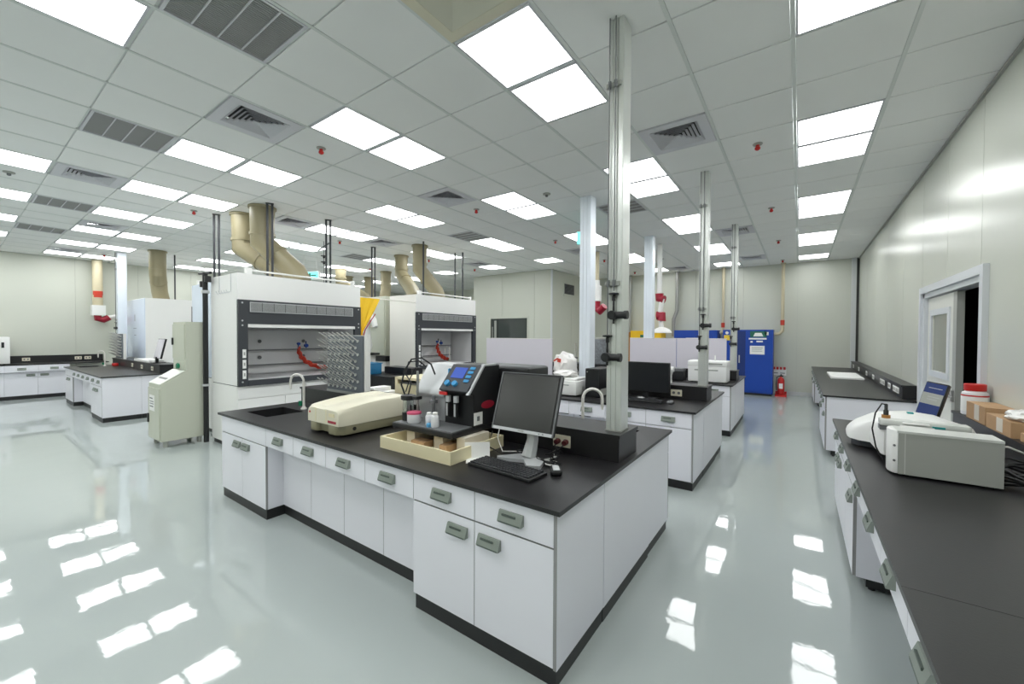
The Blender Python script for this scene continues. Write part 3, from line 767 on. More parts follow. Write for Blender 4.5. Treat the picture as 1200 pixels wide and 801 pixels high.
# hanging struts from hood roofs to ceiling
def strut(x, y, z0, label, two=True, r=.0145):
    t = thing('hanging_strut', label, 'strut', (x, y, z0), R(62), 'dark struts above the hoods')
    for k in ((-.031, .031) if two else (0,)):
        obj('rod', lambda: G().box(-r, r, -r, r, 0, CZ - z0), 'darkp', t, (k, 0, 0), key='st%.2f_%.3f' % (z0, r))
    if two:
        obj('tie_plate', lambda: G().box(-.05, .05, -.02, .02, 0, .012), 'darkp', t, key='stp')
        obj('tie_plate', lambda: G().box(-.05, .05, -.02, .02, -.012, 0), 'darkp', t, (0, 0, CZ - z0), key='stp2')
    return t
strut(-6.22, 2.72, 2.285, 'dark double strut in front of the first hood right duct')
strut(-6.32, 3.66, 2.285, 'dark double strut over the right end of the first hood, with valve arms')
strut(-7.49, 2.49, 2.285, 'dark double strut left of the first hood ducts')
strut(-7.48, 5.35, 2.31, 'dark double strut above the yellow sheet', True)
strut(-6.19, 5.60, 2.285, 'dark single strut in front of the second hood right duct', False)
strut(-6.46, 6.80, 2.285, 'left of two dark struts over the second hood end', False)
strut(-6.28, 6.86, 2.285, 'right of two dark struts over the second hood end', False)
strut(-12.2, 3.2, 2.305, 'thin dark strut right of the left hood duct', False, .012)
# small valve arms on the second strut
t = thing('valve_arm', 'small dark valves hanging beside the strut at the first hood right end', 'valve', (-6.45, 3.66, 2.3))
obj('stem', G().cyl((0, 0, 0), (0, 0, .75), .006, 6), 'dgrey', t)
for z in (.15, .4, .5): obj('valve_body', G().lathe([(.008, -.03), (.018, -.02), (.018, 0), (.05, .004), (.05, .014), (.01, .02)], (0, 0, z), 10), 'blackp', t)
obj('cross_bar', G().cyl((-.18, 0, .62), (.15, 0, .70), .012, 8), 'dgrey', t)

# gas pole left of first hood
t = thing('gas_pole', 'tall black floor-standing gas pole with valves at the left corner of the first hood', 'pole', (-6.735, 2.10, 0))
obj('tube', G().cyl((0, 0, 0), (0, 0, 2.36), .032, 12), 'blackp', t)
obj('top_bar', G().cyl((-.22, 0, 2.36), (.2, 0, 2.34), .018, 8), 'blackp', t)
for z, x in ((2.2, -.08), (2.26, .1)): obj('valve', G().cyl((x, 0, z - .04), (x, 0, z + .04), .04, 10).cyl((x, 0, z), (0, 0, z), .015, 8), 'blackp', t)
obj('clamp', G().cyl((0, 0, 2.07), (0, 0, 2.11), .05, 12), 'silver', t)
obj('clamp', G().cyl((0, 0, .78), (0, 0, .81), .045, 12), 'silver', t)
# wire basket hooked on the hood side
t = thing('wire_hook_rack', 'small wire hook rack hanging at the top of the first hood left side', 'hook', (-6.4, 2.158, 2.06))
for k in range(5): obj('hook', G().tube([(.02 + .085 * k, -.004, .0), (.02 + .085 * k, -.03, -.02), (.02 + .085 * k, -.05, .02)], .004, 6), 'silver', t)
obj('frame', G().tube([(0, -.004, .23), (0, -.004, 0), (.38, -.004, 0), (.38, -.004, .23)], .004, 6), 'silver', t)

# red tubing and small things inside hoods
def red_coil(o, s, label):
    t = thing('red_hose', label, 'hose', o, 0, 'red hoses inside the hoods')
    pts = []
    for k in range(90):
        a = k / 89.0
        pts.append((0.008 * math.sin(a * 36), .50 * s * (1 - math.cos(a * 1.57)) + .006 * math.cos(a * 36), .36 - .33 * math.sin(a * 1.57) + .006 * math.cos(a * 36)))
    for d in (0, .022, -.022):
        obj('hose', G().tube([(p[0] + d, p[1], p[2] + d * .8) for p in pts], .015, 6), 'redtube', t)
    obj('tap_stem', G().cyl((0, .0, .3), (0, 0, .45), .01, 8).cyl((0, .12, .36), (0, .12, .47), .01, 8), 'blued', t)
    obj('tap_knob', G().cyl((-.02, .12, .40), (.03, .12, .40), .028, 10).cyl((-.02, 0, .43), (.03, 0, .43), .02, 10), 'blue', t)
    return t
red_coil((-6.42, 3.22, .93), 1, 'red coiled hose with blue taps inside the first fume hood')
red_coil((-6.5, 6.28, .93), .75, 'red hose with blue taps inside the second fume hood')
t = faucet((-6.45, 6.62, .905), R(-90), 'white gooseneck faucet inside the second fume hood')
obj2 = tag(obj('notice_sheet', G().box(0, .006, 0, .3, 0, .36), 'acr', None, (-6.68, 6.73, 1.0)), 'pale notice sheet on the rear wall inside the second fume hood', 'sign')

# yellow sheet hung on the wire between the hoods
t = thing('yellow_sheet', 'yellow triangular cloth hanging at the right end of the first hood', 'cloth', (-5.85, 3.925, 2.115))
def sheet():
    g = G(); vs = []; n = 10
    pr_ = [(0, 1.0, .0), (.1, .97, .06), (.3, .8, .15), (.55, .52, .27), (.8, .24, .36), (1.0, .0, .39)]
    rows = 11
    for r_ in range(rows):
        z = -.64 * r_ / (rows - 1)
        wd = max(.06, .38 * (1 - r_ / (rows - 1)) ** .85)
        for c in range(n):
            y = .0 + wd * c / (n - 1)
            vs.append((.012 * math.sin(c * 1.6 + r_ * .35) , y, z + .012 * math.sin(c * 1.1) * (1 if r_ else 0)))
    k = len(vs)
    vs += [(x + .003, y, z) for x, y, z in vs]
    fs = []
    for r_ in range(rows - 1):
        for c in range(n - 1):
            a = r_ * n + c
            fs.append((a, a + 1, a + n + 1, a + n)); fs.append((k + a, k + a + n, k + a + n + 1, k + a + 1))
    return g.add(vs, fs)
obj('cloth', sheet(), 'yellow', t)
obj('cord', G().tube([(.01, .29, -.26), (.01, .2, -.38), (.01, .1, -.52), (.01, .05, -.66)], .01, 6), 'maroon', t)
t = tag(obj('wire_line', G().cyl((0, 0, 0), (-.16, 1.33, .0), .008, 6), 'hoodc', None, (-5.86, 3.92, 2.125)), 'thin pale rail spanning between the two fume hoods', 'rail')

# tall grey-green cabinet and clutter between the hoods
t = thing('storage_cabinet', 'tall grey-green cabinet standing between the two fume hoods', 'cabinet', (-8.0, 5.3, 0))
obj('stand', G().box(0, 1.0, 0, .6, 0, .95), 'hoodw', t)
obj('base_bar', G().box(-.02, 1.02, -.02, .6, .95, 1.06), 'blackp', t)
obj('body', G().rbox(0, 1.0, 0, .6, 1.06, 2.31, .01), 'sage', t)
obj('door', G().box(.02, .49, -.016, 0, 1.08, 2.28).box(.51, .98, -.016, 0, 1.08, 2.28), 'sage', t)
obj('shelf_strip', G().box(.45, .75, -.05, -.016, 1.66, 1.69), 'tape', t)
t = thing('extraction_spout', 'white articulated spout standing between the two hoods', 'spout', (-7.15, 4.98, 0))
obj('foot', G().box(-.12, .12, -.1, .1, .0, 1.10).box(-.2, .2, -.14, .14, 1.10, 1.14, 1), ['hoodw', 'blackp'], t)
obj('stem', G().tube([(0, 0, 1.12), (.02, 0, 1.3), (-.03, 0, 1.6), (.02, 0, 1.82)], .07, 12, radii=[.06, .08, .07, .05]), 'hoodw', t)
obj('head', G().tube([(.0, 0, 1.82), (.08, 0, 1.9), (.2, 0, 1.8), (.25, 0, 1.66)], .05, 12, radii=[.06, .07, .06, .05]), 'hoodw', t)
t = thing('side_bench', 'low black-topped bench standing in front of the second hood', 'bench', (-6.75, 4.45, 0))
obj('cabinet', G().box(.02, 1.0, .03, .7, .08, .752).box(.05, .97, .06, .68, 0, .08, 1), ['blackp', 'kick'], t)
obj('top', G().box(0, 1.02, 0, .72, .755, .775), 'black', t)
obj('ledge', G().box(.25, 1.02, .45, .72, .775, .895), 'black', t)
t = thing('white_instrument', 'low off-white instrument with open front at the rear of the nearest island', 'instrument', (-3.60, 2.85, WT))
obj('case', G().box(0, .62, 0, .38, 0, .20).box(0, .62, 0, .38, .25, .275).box(0, .04, 0, .38, .2, .25).box(.58, .62, 0, .38, .2, .25).box(.04, .58, .3, .38, .2, .25), 'tray', t)
obj('slot_tray', G().box(.05, .57, .02, .28, .205, .22), 'dgrey', t)
t = thing('blue_bin', 'blue plastic bin on the low bench between the hoods', 'bin', (-6.72, 4.47, .775))
obj('body', G().rbox(0, .34, 0, .28, 0, .20, .015), 'bin', t);
obj('rim', G().box(-.01, .35, -.01, .29, .19, .205), 'bin', t)
t = thing('foam_carton', 'white foam carton behind the beige analyser on the nearest island', 'box', (-3.95, 2.62, WT))
obj('body', G().box(0, .33, 0, .30, 0, .115), 'paper', t)
obj('lid_block', G().box(.12, .24, .04, .26, .115, .16), 'paper', t)

# ------------------------------------------------------------------ beige floor cabinet (dispenser)
t = thing('dispenser_cabinet', 'sage grey floor cabinet with sloping tray and tall upper box', 'cabinet', (-7.30, 1.62, 0))
W_ = .52
obj('body', G().prism([(0, .085), (0, .83), (.27, 1.0), (.27, 1.67), (.49, 1.67), (.49, .085)], 0, W_, 'x'), 'sage', t)
d = obj('lower_door', G().box(.02, W_ - .02, -.014, 0, .10, .78), 'sage', t)
obj('paper_label', G().box(.09, .30, -.017, -.014, .47, .68), 'paper', d)
obj('label_text', G().box(.11, .24, -.0185, -.017, .63, .645).box(.11, .28, -.0185, -.017, .59, .60).box(.11, .28, -.0185, -.017, .56, .57).box(.11, .26, -.0185, -.017, .52, .535), 'ink', d)
obj('door_handle', G().box(.03, .06, -.03, -.014, .30, .42), 'blackp', d)
d = obj('upper_door', G().box(.02, W_ - .02, .256, .27, 1.16, 1.64), 'sage', t)
obj('door_handle', G().box(.03, .06, .24, .256, 1.35, 1.45), 'blackp', d)
T = Matrix.Translation((0, 0, .83)) @ Matrix.Rotation(math.atan2(.17, .27), 4, 'X')
tr = obj('sloping_tray', G().box(.02, W_ - .02, .0, .31, .004, .014, T=T), 'sagew', t)
obj('tray_slot', G().box(.1, W_ - .1, .1, .13, .013, .018, T=T), 'dgrey', tr)
obj('control_panel', G().box(.06, W_ - .06, .262, .27, 1.02, 1.12), 'sage', t)
obj('selector_knob', G().cyl((.27, .262, 1.06), (.27, .23, 1.06), .035, 12).box(.2, .25, .255, .262, 1.04, 1.10), 'green', t)
for x in (.06, W_ - .06):
    for y in (.06, .43): obj('leg', G().cyl((x, y, 0), (x, y, .09), .03, 12), 'mgrey', t)

# ------------------------------------------------------------------ items on the nearest island
# beige analyser
t = thing('sample_analyser', 'beige boxy laboratory analyser with olive base on the nearest island', 'instrument', (-3.07, 1.60, WT))
ow, od = .44, .62
obj('base', G().rprism([(.01, .05), (.06, .0), (.14, .0), (.155, .03), (.285, .03), (.30, .0), (.39, .0), (ow, .05), (ow, od), (.01, od)], .012, .085, 'z', .008, 2), 'olive', t)
def an_top():
    g = G(); n = 12
    prof = []
    # cross-sections along y: (y, inset, top z)
    secs = [(.0, .02, .185), (.03, .008, .205), (.12, .006, .218), (.25, .005, .234), (.40, .004, .240), (.58, .006, .240), (.62, .02, .228)]
    vs = []
    for y, ins, zt in secs:
        x0, x1 = ins, ow - ins + .01
        rr = .035
        row = [(x0, y, .08), (x0, y, zt - rr), (x0 + rr * .3, y, zt - rr * .3), (x0 + rr, y, zt), (x0 + .10, y, zt + .004), (x0 + .14, y, zt - (.03 if .1 < y < .42 else 0)), (x0 + .22, y, zt - (.03 if .1 < y < .42 else 0)),
               (x0 + .25, y, zt + .004), (x1 - rr, y, zt), (x1 - rr * .3, y, zt - rr * .3), (x1, y, zt - rr), (x1, y, .08)]
        vs += row
    fs = []
    for i in range(len(secs) - 1):
        for k in range(n - 1): fs.append((i * n + k, i * n + k + 1, (i + 1) * n + k + 1, (i + 1) * n + k))
        fs.append((i * n, (i + 1) * n, (i + 1) * n + n - 1, i * n + n - 1))
    fs.append(tuple(range(n))); fs.append(tuple((len(secs) - 1) * n + k for k in range(n))[::-1])
    return g.add(vs, fs)
obj('cover', an_top(), 'beige', t)
obj('front_panel_seam', G().box(.13, .135, -.003, .01, .09, .185).box(.27, .275, -.003, .01, .09, .185), 'tray', t)
obj('name_badge', G().box(.30, .40, -.004, .0, .095, .112), 'maroon', t)
obj('emblem', G().cyl((.05, .002, .15), (.05, -.004, .15), .008, 8), 'red', t)
obj('label_plate', G().box(.31, .38, -.004, .0, .14, .165), 'tray', t)
obj('side_port', G().cyl((ow, .12, .05), (ow + .004, .12, .05), .014, 10), 'blackp', t)
for x in (.06, .38):
    for y in (.06, .56): obj('rubber_foot', G().cyl((x, y, 0), (x, y, .014), .02, 10), 'blackp', t)
obj('power_plug', G().box(ow - .02, ow + .05, od, od + .03, .05, .16), 'blackp', t)

# cream tray under the titrator
t = thing('enamel_tray', 'cream open tray under the titration instrument', 'tray', (-2.215, 1.635, WT))
a, b = .63, .50
obj('tray_body', G().box(0, a, 0, b, 0, .008).box(0, a, 0, .012, .008, .075).box(0, a, b - .012, b, .008, .075).box(0, .012, .012, b - .012, .008, .075).box(a - .012, a, .012, b - .012, .008, .075), 'tray', t)
for (x0, x1, y0, y1) in ((.06, .14, .17, .42), (.31, .39, .18, .44), (.50, .57, .19, .42)):
    obj('support_block', G().box(x0, x1, y0, y1, .008, .105), 'tape', t)
obj('wood_strip', G().box(.16, .28, .12, .2, .008, .05).box(.42, .48, .12, .4, .008, .06), 'card', t)

# titrator
TZ = WT + .105
t = thing('titrator', 'black and silver titration instrument with blue display, standing on the cream tray', 'instrument', (-2.245, 1.75, TZ))
obj('platform', G().rbox(.0, .56, .0, .40, .0, .038, .008), 'blackp', t)
obj('platform_top', G().rbox(.015, .545, .012, .22, .036, .042, .002, 1), 'dgrey', t)
obj('body', G().rprism([(.20, .035), (.20, .24), (.155, .26), (.155, .275), (.30, .43), (.47, .43), (.47, .035)], .30, .56, 'x', .006, 1), 'blackp', t)
obj('side_trim', G().prism([(.140, .252), (.146, .262), (.296, .437), (.42, .437), (.42, .425), (.304, .425), (.155, .25)], .545, .566, 'x'), 'silver', t)
obj('head', G().rprism([(.20, .20), (.175, .22), (.19, .26), (.30, .425), (.47, .425), (.47, .035), (.22, .035)], .03, .31, 'x', .012, 2), 'silver', t)
T = Matrix.Translation((.0, .152, .262)) @ Matrix.Rotation(math.atan2(.165, .145), 4, 'X')
cp = obj('control_panel', G().rbox(.30, .55, .0, .215, .0, .012, .004, 1, T=T), 'darkp', t)
obj('display', G().box(.345, .455, .10, .185, .012, .015, T=T), 'lcd', cp)
for k in range(4): obj('button', G().rbox(.475, .52, .07 + .034 * k, .092 + .034 * k, .012, .018, .004, 1, T=T), 'dial', cp)
for k in range(2): obj('dial', G().cyl((.355 + .065 * k, .05, .012), (.355 + .065 * k, .05, .03), .02, 14, T=T), 'dial', cp)
obj('red_badge', G().box(.30, .37, .148, .156, .235, .256), 'red', t)
obj('red_oval', G().cyl((.56, .34, .17), (.563, .34, .17), .026, 20, T=Matrix.Translation((.56, .34, .17)) @ Matrix.Diagonal((1, 2.6, 1, 1)) @ Matrix.Translation((-.56, -.34, -.17))), 'maroon', t)
obj('side_label', G().box(.56, .562, .2, .285, .05, .13).box(.562, .563, .23, .255, .075, .105, 1), ['paper', 'ink'], t)
obj('blue_tape', G().box(.292, .302, .24, .262, .355, .40), 'sky', t)
obj('stand_rod', G().cyl((.10, .14, .04), (.10, .14, .38), .009, 10), 'steel', t)
c = obj('titration_cell', G().lathe([(.04, .0), (.04, .055)], (.05, .10, .042), 20), 'blackp', t)
obj('glass_vessel', G().lathe([(.037, .055), (.037, .14), (.033, .14), (.033, .058)], (.05, .10, .042), 20), 'glass', c)
obj('cell_head', G().lathe([(.045, .14), (.05, .145), (.05, .17), (.02, .178)], (.05, .10, .042), 20).box(.05, .15, .085, .135, .19, .21), 'blackp', c)
obj('electrode', G().cyl((.04, .1, .1), (.04, .1, .21), .006, 8).cyl((.06, .1, .1), (.06, .1, .20), .005, 8), 'steel', c)
obj('hose', G().tube([(.03, .09, .21), (-.01, .09, .28), (.01, .1, .38), (.06, .12, .46), (.13, .15, .47), (.2, .17, .43), (.23, .18, .36)], .006, 6), 'cable', t)
obj('hose', G().tube([(.06, .09, .21), (.08, .1, .3), (.02, .1, .36), (.03, .12, .44), (.1, .15, .45), (.15, .17, .41)], .005, 6), 'cable', t)
obj('hose', G().tube([(.0, .12, .23), (.04, .12, .32), (.09, .13, .40)], .004, 6), 'cable', t)
obj('dosing_tip', G().cyl((.235, .16, .06), (.235, .16, .22), .012, 10).cyl((.235, .16, .17), (.235, .16, .19), .03, 12), 'dgrey', t)
for x in (.36, .43):
    sy = obj('syringe', G().cyl((x, .175, .09), (x, .175, .19), .017, 12), 'blackp', t)
    obj('plunger', G().cyl((x, .175, .19), (x, .175, .23), .019, 12).cyl((x, .170, .10), (x, .170, .18), .013, 12), 'silver', sy)
def bottle(o, r, h, mt, capm, label, name='sample_bottle', grp=None):
    t = thing(name, label, 'bottle', o, 0, grp)
    obj('body', G().lathe([(r * .9, 0), (r, .006), (r, h * .72), (r * .8, h * .82), (r * .55, h * .86), (r * .55, h * .9)], seg=18), mt, t)
    obj('cap', G().lathe([(r * .66, h * .86), (r * .68, h * .88), (r * .66, h), (r * .5, h + .002)], seg=18), capm, t)
    return t
pt = TZ + .042
t2 = thing('sample_jar', 'squat translucent jar with pink lid on the titrator platform', 'jar', (-2.10, 1.82, pt))
obj('body', G().lathe([(.042, 0), (.046, .006), (.046, .058)], seg=22), 'liq', t2)
obj('lid', G().lathe([(.048, .058), (.048, .07), (.044, .073)], seg=22), 'pink', t2)
bottle((-1.955, 1.82, pt), .024, .082, 'liq', 'paper', 'left white plastic bottle on the titrator platform', grp=None)
bottle((-1.885, 1.805, pt), .026, .092, 'liq', 'paper', 'right white plastic bottle on the titrator platform', grp=None)
t2 = tag(obj('sample_vial', G().lathe([(.016, 0), (.017, .02), (.012, .024)], seg=14), 'sky', None, (-1.92, 1.785, pt)), 'small light blue cap between the two white bottles', 'vial')  # loose light blue bottle cap lying on the platform

# black box behind titrator on ledge
t = thing('computer_tower', 'large black computer case on the ledge behind the titrator', 'computer', (-1.93, 2.265, SP))
obj('case', G().rbox(0, .455, 0, .27, 0, .355, .018, 3), 'blackp', t)
obj('top_plate', G().rbox(.02, .435, .02, .25, .352, .357, .002, 1), 'darkp', t)
obj('vent_slot', G().box(.06, .2, -.003, 0, .14, .145), 'dgrey', t)

# monitor
t = thing('monitor', 'dark square monitor with silver stand on the nearest island', 'monitor', (-1.31, 1.93, WT))
T = Matrix.Translation((0, 0, .17)) @ Matrix.Rotation(R(-19), 4, 'X')
obj('bezel', G().rbox(-.212, .212, .0, .03, .0, .352, .006, 1, T=T).box(-.212, .212, -.002, .0, .0, .018, 1, T=T), ['blackp', 'silver'], t)
obj('silver_rim', G().box(-.214, -.206, -.003, .006, .0, .354, T=T).box(.206, .214, -.003, .006, .0, .354, T=T).box(-.214, .214, -.003, .006, .35, .354, T=T), 'dgrey', t)
obj('screen', G().box(-.196, .196, -.004, -.001, .022, .338, T=T), 'screen', t)
obj('logo', G().box(-.02, .02, -.005, -.002, .006, .014, T=T), 'mgrey', t)
obj('button', G().box(.12, .128, -.005, -.002, .006, .012, T=T).box(.145, .153, -.005, -.002, .006, .012, T=T), 'dgrey', t)
obj('neck', G().tube([(.02, .06, .02), (.03, .085, .12), (.02, .09, .30)], .03, 8, radii=[.045, .035, .03]), 'silver', t)
obj('base', G().prism([(-.14, -.04), (-.12, -.06), (.03, -.01), (.10, -.09), (.17, -.06), (.14, .03), (.05, .09), (-.05, .08)], 0.002, .022, 'z'), 'silver', t)

def keyboard(o, rz, label, n=(15, 5), L_=.44, D_=.155):
    t = thing('keyboard', label, 'keyboard', o, rz)
    obj('case', G().rbox(0, L_, 0, D_, 0, .018, .005, 2), 'blackp', t)
    kk = (L_ - .024) / 21
    for r_ in range(6):
        for c in range(21):
            if r_ == 0 and 4 <= c <= 9:
                if c == 4: obj('key', lambda: G().box(0, kk * 6 - .003, 0, .017, 0, .007), 'keycap', t, (.012 + c * kk, .010, .018), key='kbs%.3f' % L_)
                continue
            obj('key', lambda: G().box(0, kk - .004, 0, .016, 0, .008), 'keycap', t, (.012 + c * kk, .010 + r_ * .0225 + (.004 if r_ == 5 else 0), .018), key='kbk%.3f' % L_)
    return t
keyboard((-1.515, 1.70, WT), R(-4), 'black keyboard in front of the square monitor on the nearest island')
t = thing('computer_mouse', 'black mouse with pale side beside the keyboard on the nearest island', 'mouse', (-1.045, 1.875, WT), R(35))
obj('shell', G().rbox(-.03, .03, -.05, .05, 0, .034, .014, 3), 'blackp', t)
obj('side_strip', G().rbox(-.018, .018, -.045, .03, .03, .037, .003, 1), 'silver', t)
t = thing('white_box_lid', 'folded white card lid leaning against the cream tray', 'card', (-1.60, 1.80, WT))
obj('upright_flap', G().box(-.02, .13, 0, .004, .0, .095, T=Matrix.Rotation(R(40), 4, 'Z')), 'paper', t)
obj('base_flap', G().box(-.01, .15, -.10, .0, .0, .004, T=Matrix.Rotation(R(40), 4, 'Z')), 'paper', t)
# cables near outlet
def wob(p0, p1, n, amp, zz=.006, seed=1):
    rd = random.Random(seed); out = []
    for k in range(n + 1):
        a = k / n
        out.append((p0[0] + (p1[0] - p0[0]) * a + rd.uniform(-amp, amp), p0[1] + (p1[1] - p0[1]) * a + rd.uniform(-amp, amp), zz))
    return out
t = thing('cable_bundle', 'tangle of black power cords plugged into the outlet behind the monitor', 'cable', (-1.2, 2.2, WT))
for sd in range(4):
    obj('cord', G().tube([(-.03 + .055 * (sd % 2), .03, .07), (-.03 + .05 * (sd % 2), -.01, .05)] + wob((-.02, -.04), (.05 + .03 * sd, -.2 - .03 * sd), 7, .04, .008 + .004 * sd, sd) + wob((.1, -.25), (-.2, -.22 + .03 * sd), 6, .03, .009 + .004 * sd, sd + 9), .0045, 6), 'wcable' if sd == 1 else 'cable', t)
for x in (-.028, .028): obj('plug', G().cyl((x, .045, .072), (x, .0, .07), .016, 10), 'plug', t)
t = thing('cable_bundle', 'pale cables looping between titrator and monitor', 'cable', (-1.6, 2.05, WT))
obj('cord', G().tube([(-.02, .1, .15), (.03, .0, .08), (.1, -.04, .01), (.2, .02, .012), (.28, .08, .06)], .004, 6), 'wcable', t)
obj('cord', G().tube([(-.05, .05, .1), (.0, -.06, .03), (.12, -.08, .01), (.25, -.03, .01)], .004, 6), 'cable', t)

# ------------------------------------------------------------------ partitions and items on benches two and three
def partition(o, L_, H_, label, name='partition_board'):
    t = thing(name, label, 'partition', o, 0, 'white ledge partitions')
    obj('board', G().box(0, L_, 0, .018, 0, H_), 'acr', t)
    obj('edge_cap', G().box(-.004, L_ + .004, -.002, .02, H_, H_ + .006), 'hoodw', t)
    return t
partition((-4.10, 5.05, SP), 1.21, .522, 'lilac-white partition board on the middle island ledge')
partition((-2.66, 7.66, SP), .85, .53, 'left lilac-white partition board on the rear island ledge')
partition((-1.80, 7.66, SP), .80, .53, 'right lilac-white partition board on the rear island ledge')

t = thing('bench_centrifuge', 'white boxy instrument with slots left of the black tower on the middle island', 'instrument', (-2.62, 4.36, WT))
obj('case', G().rbox(0, .46, 0, .36, .012, .185, .015, 2), 'hoodw', t)
obj('lid', G().rbox(.02, .44, .03, .34, .183, .215, .012, 2), 'hoodw', t)
obj('drive_slot', G().box(.22, .36, -.003, .0, .13, .138), 'ink', t)
obj('keypad', G().box(.05, .16, -.003, .0, .06, .12), 'mgrey', t)
for x in (.05, .41): obj('rubber_foot', G().cyl((x, .06, 0), (x, .06, .014), .02, 8).cyl((x, .3, 0), (x, .3, .014), .02, 8), 'blackp', t)
def bag_g(seed, sx, sy, sz):
    rd = random.Random(seed)
    bm = bmesh.new(); bmesh.ops.create_icosphere(bm, subdivisions=3, radius=1)
    for v in bm.verts:
        n = 1 + rd.uniform(-.16, .16)
        z = v.co.z * n
        v.co = Vector((v.co.x * n * sx, v.co.y * n * sy, max(-.8, z) * sz + .8 * sz))
    bm.verts.index_update()
    g = G().add([v.co[:] for v in bm.verts], [tuple(v.index for v in f.verts) for f in bm.faces]); bm.free(); return g
t = thing('plastic_bag', 'crumpled clear plastic bag with red print piled behind the white instrument', 'bag', (-2.62, 4.95, SP))
obj('film', bag_g(3, .17, .12, .19), 'bag', t)
obj('print_mark', G().box(-.1, -.05, -.135, -.125, .2, .25, T=Matrix.Rotation(R(12), 4, 'Y')).box(.02, .09, -.135, -.125, .24, .26, T=Matrix.Rotation(R(-30), 4, 'Y')), 'redtube', t)
tag(obj('plastic_bag', bag_g(5, .16, .13, .045), 'bag', None, (-2.40, 4.55, WT + .216)), 'flat clear plastic bag lying on the white instrument', 'bag')
t = thing('glass_burette', 'thin upright glass burette beside the plastic bags on the middle ledge', 'burette', (-2.56, 5.14, SP))
obj('foot', G().box(-.06, .06, -.04, .04, 0, .012), 'hoodw', t)
obj('tube', G().cyl((0, 0, .012), (0, 0, .46), .012, 10), 'glass', t)
obj('stopcock', G().cyl((-.03, 0, .26), (.03, 0, .26), .014, 8), 'dgrey', t)
t = thing('computer_tower', 'black upright computer tower on the middle island beside the filmed column', 'computer', (-2.10, 4.48, WT), R(-4))
obj('case', G().rbox(0, .19, 0, .40, 0, .34, .006, 1), 'blackp', t)
obj('front_panel', G().box(.005, .185, -.006, 0, .01, .33), 'screen2', t)
obj('power_button', G().cyl((.03, -.006, .30), (.03, -.01, .30), .008, 8), 'mgrey', t)
obj('side_grille', G().box(.19, .193, .02, .2, .02, .1), 'mgrey', t)
t = thing('monitor', 'wide black monitor on the middle island behind the near column', 'monitor', (-1.46, 4.72, WT))
obj('panel', G().rbox(-.29, .28, .0, .035, .085, .43, .006, 1), 'blackp', t)
obj('screen', G().box(-.278, .268, -.003, .0, .10, .42), 'screen2', t)
obj('neck', G().box(-.03, .03, .02, .05, .01, .12), 'blackp', t)
obj('base', G().rbox(-.12, .12, -.06, .11, 0, .012, .004, 1), 'blackp', t)
keyboard((-1.64, 4.46, WT), R(0), 'black keyboard in front of the wide monitor on the middle island')
t = thing('computer_mouse', 'grey mouse right of the keyboard on the middle island', 'mouse', (-1.13, 4.56, WT))
obj('shell', G().rbox(-.03, .03, -.05, .05, 0, .034, .014, 3), 'dgrey', t)
obj('wheel', G().cyl((-.004, -.02, .034), (.004, -.02, .034), .008, 8), 'blackp', t)
t = tag(obj('small_device', G().rbox(0, .08, 0, .05, 0, .03, .006, 1), 'silver', None, (-1.52, 4.63, WT + .0)), 'small silver device lying behind the keyboard on the middle island', 'device')
t = thing('handheld_dispenser', 'white upright handheld device on the ledge left of the second column', 'device', (-1.27, 5.1, SP))
obj('grip', G().tube([(0, 0, 0), (0, 0, .1), (.02, 0, .17)], .022, 10), 'hoodw', t)
obj('head', G().rbox(-.015, .045, -.03, .03, .14, .20, .012, 2), 'hoodw', t)
obj('trigger', G().box(-.005, .005, -.035, -.028, .14, .17), 'dgrey', t)
t = thing('white_instrument', 'white desktop instrument with front slot on the rear island, behind the second column', 'instrument', (-1.46, 6.95, WT))
obj('case', G().rbox(0, .56, 0, .36, .01, .30, .02, 3), 'hoodw', t)
obj('lid', G().rbox(-.005, .565, -.008, .36, .255, .345, .02, 3), 'hoodw', t)
obj('front_slot', G().box(.10, .44, -.004, .0, .19, .21).box(.3, .5, -.011, -.006, .285, .31), 'mgrey', t)
obj('antenna', G().cyl((.38, .1, .34), (.38, .1, .43), .01, 8), 'hoodw', t)
for x in (.06, .5): obj('rubber_foot', G().cyl((x, .05, 0), (x, .05, .012), .018, 8).cyl((x, .31, 0), (x, .31, .012), .018, 8), 'blackp', t)
t = thing('black_box', 'small black case left of the white instrument on the rear island', 'case', (-1.78, 7.0, WT))
obj('case', G().rbox(0, .24, 0, .2, 0, .19, .01, 2), 'blackp', t)
obj('lid', G().rbox(-.004, .244, -.004, .204, .15, .20, .008, 1), 'dgrey', t)
t = thing('sample_drum', 'speckled grey drum behind the near column, on the rear island ledge', 'drum', (-3.30, 7.72, SP))
obj('body', G().lathe([(.13, 0), (.135, .02), (.135, .50), (.12, .52)], seg=20), 'speck', t)
obj('lid', G().lathe([(.138, .5), (.138, .53), (.11, .54)], seg=20), 'mgrey', t)

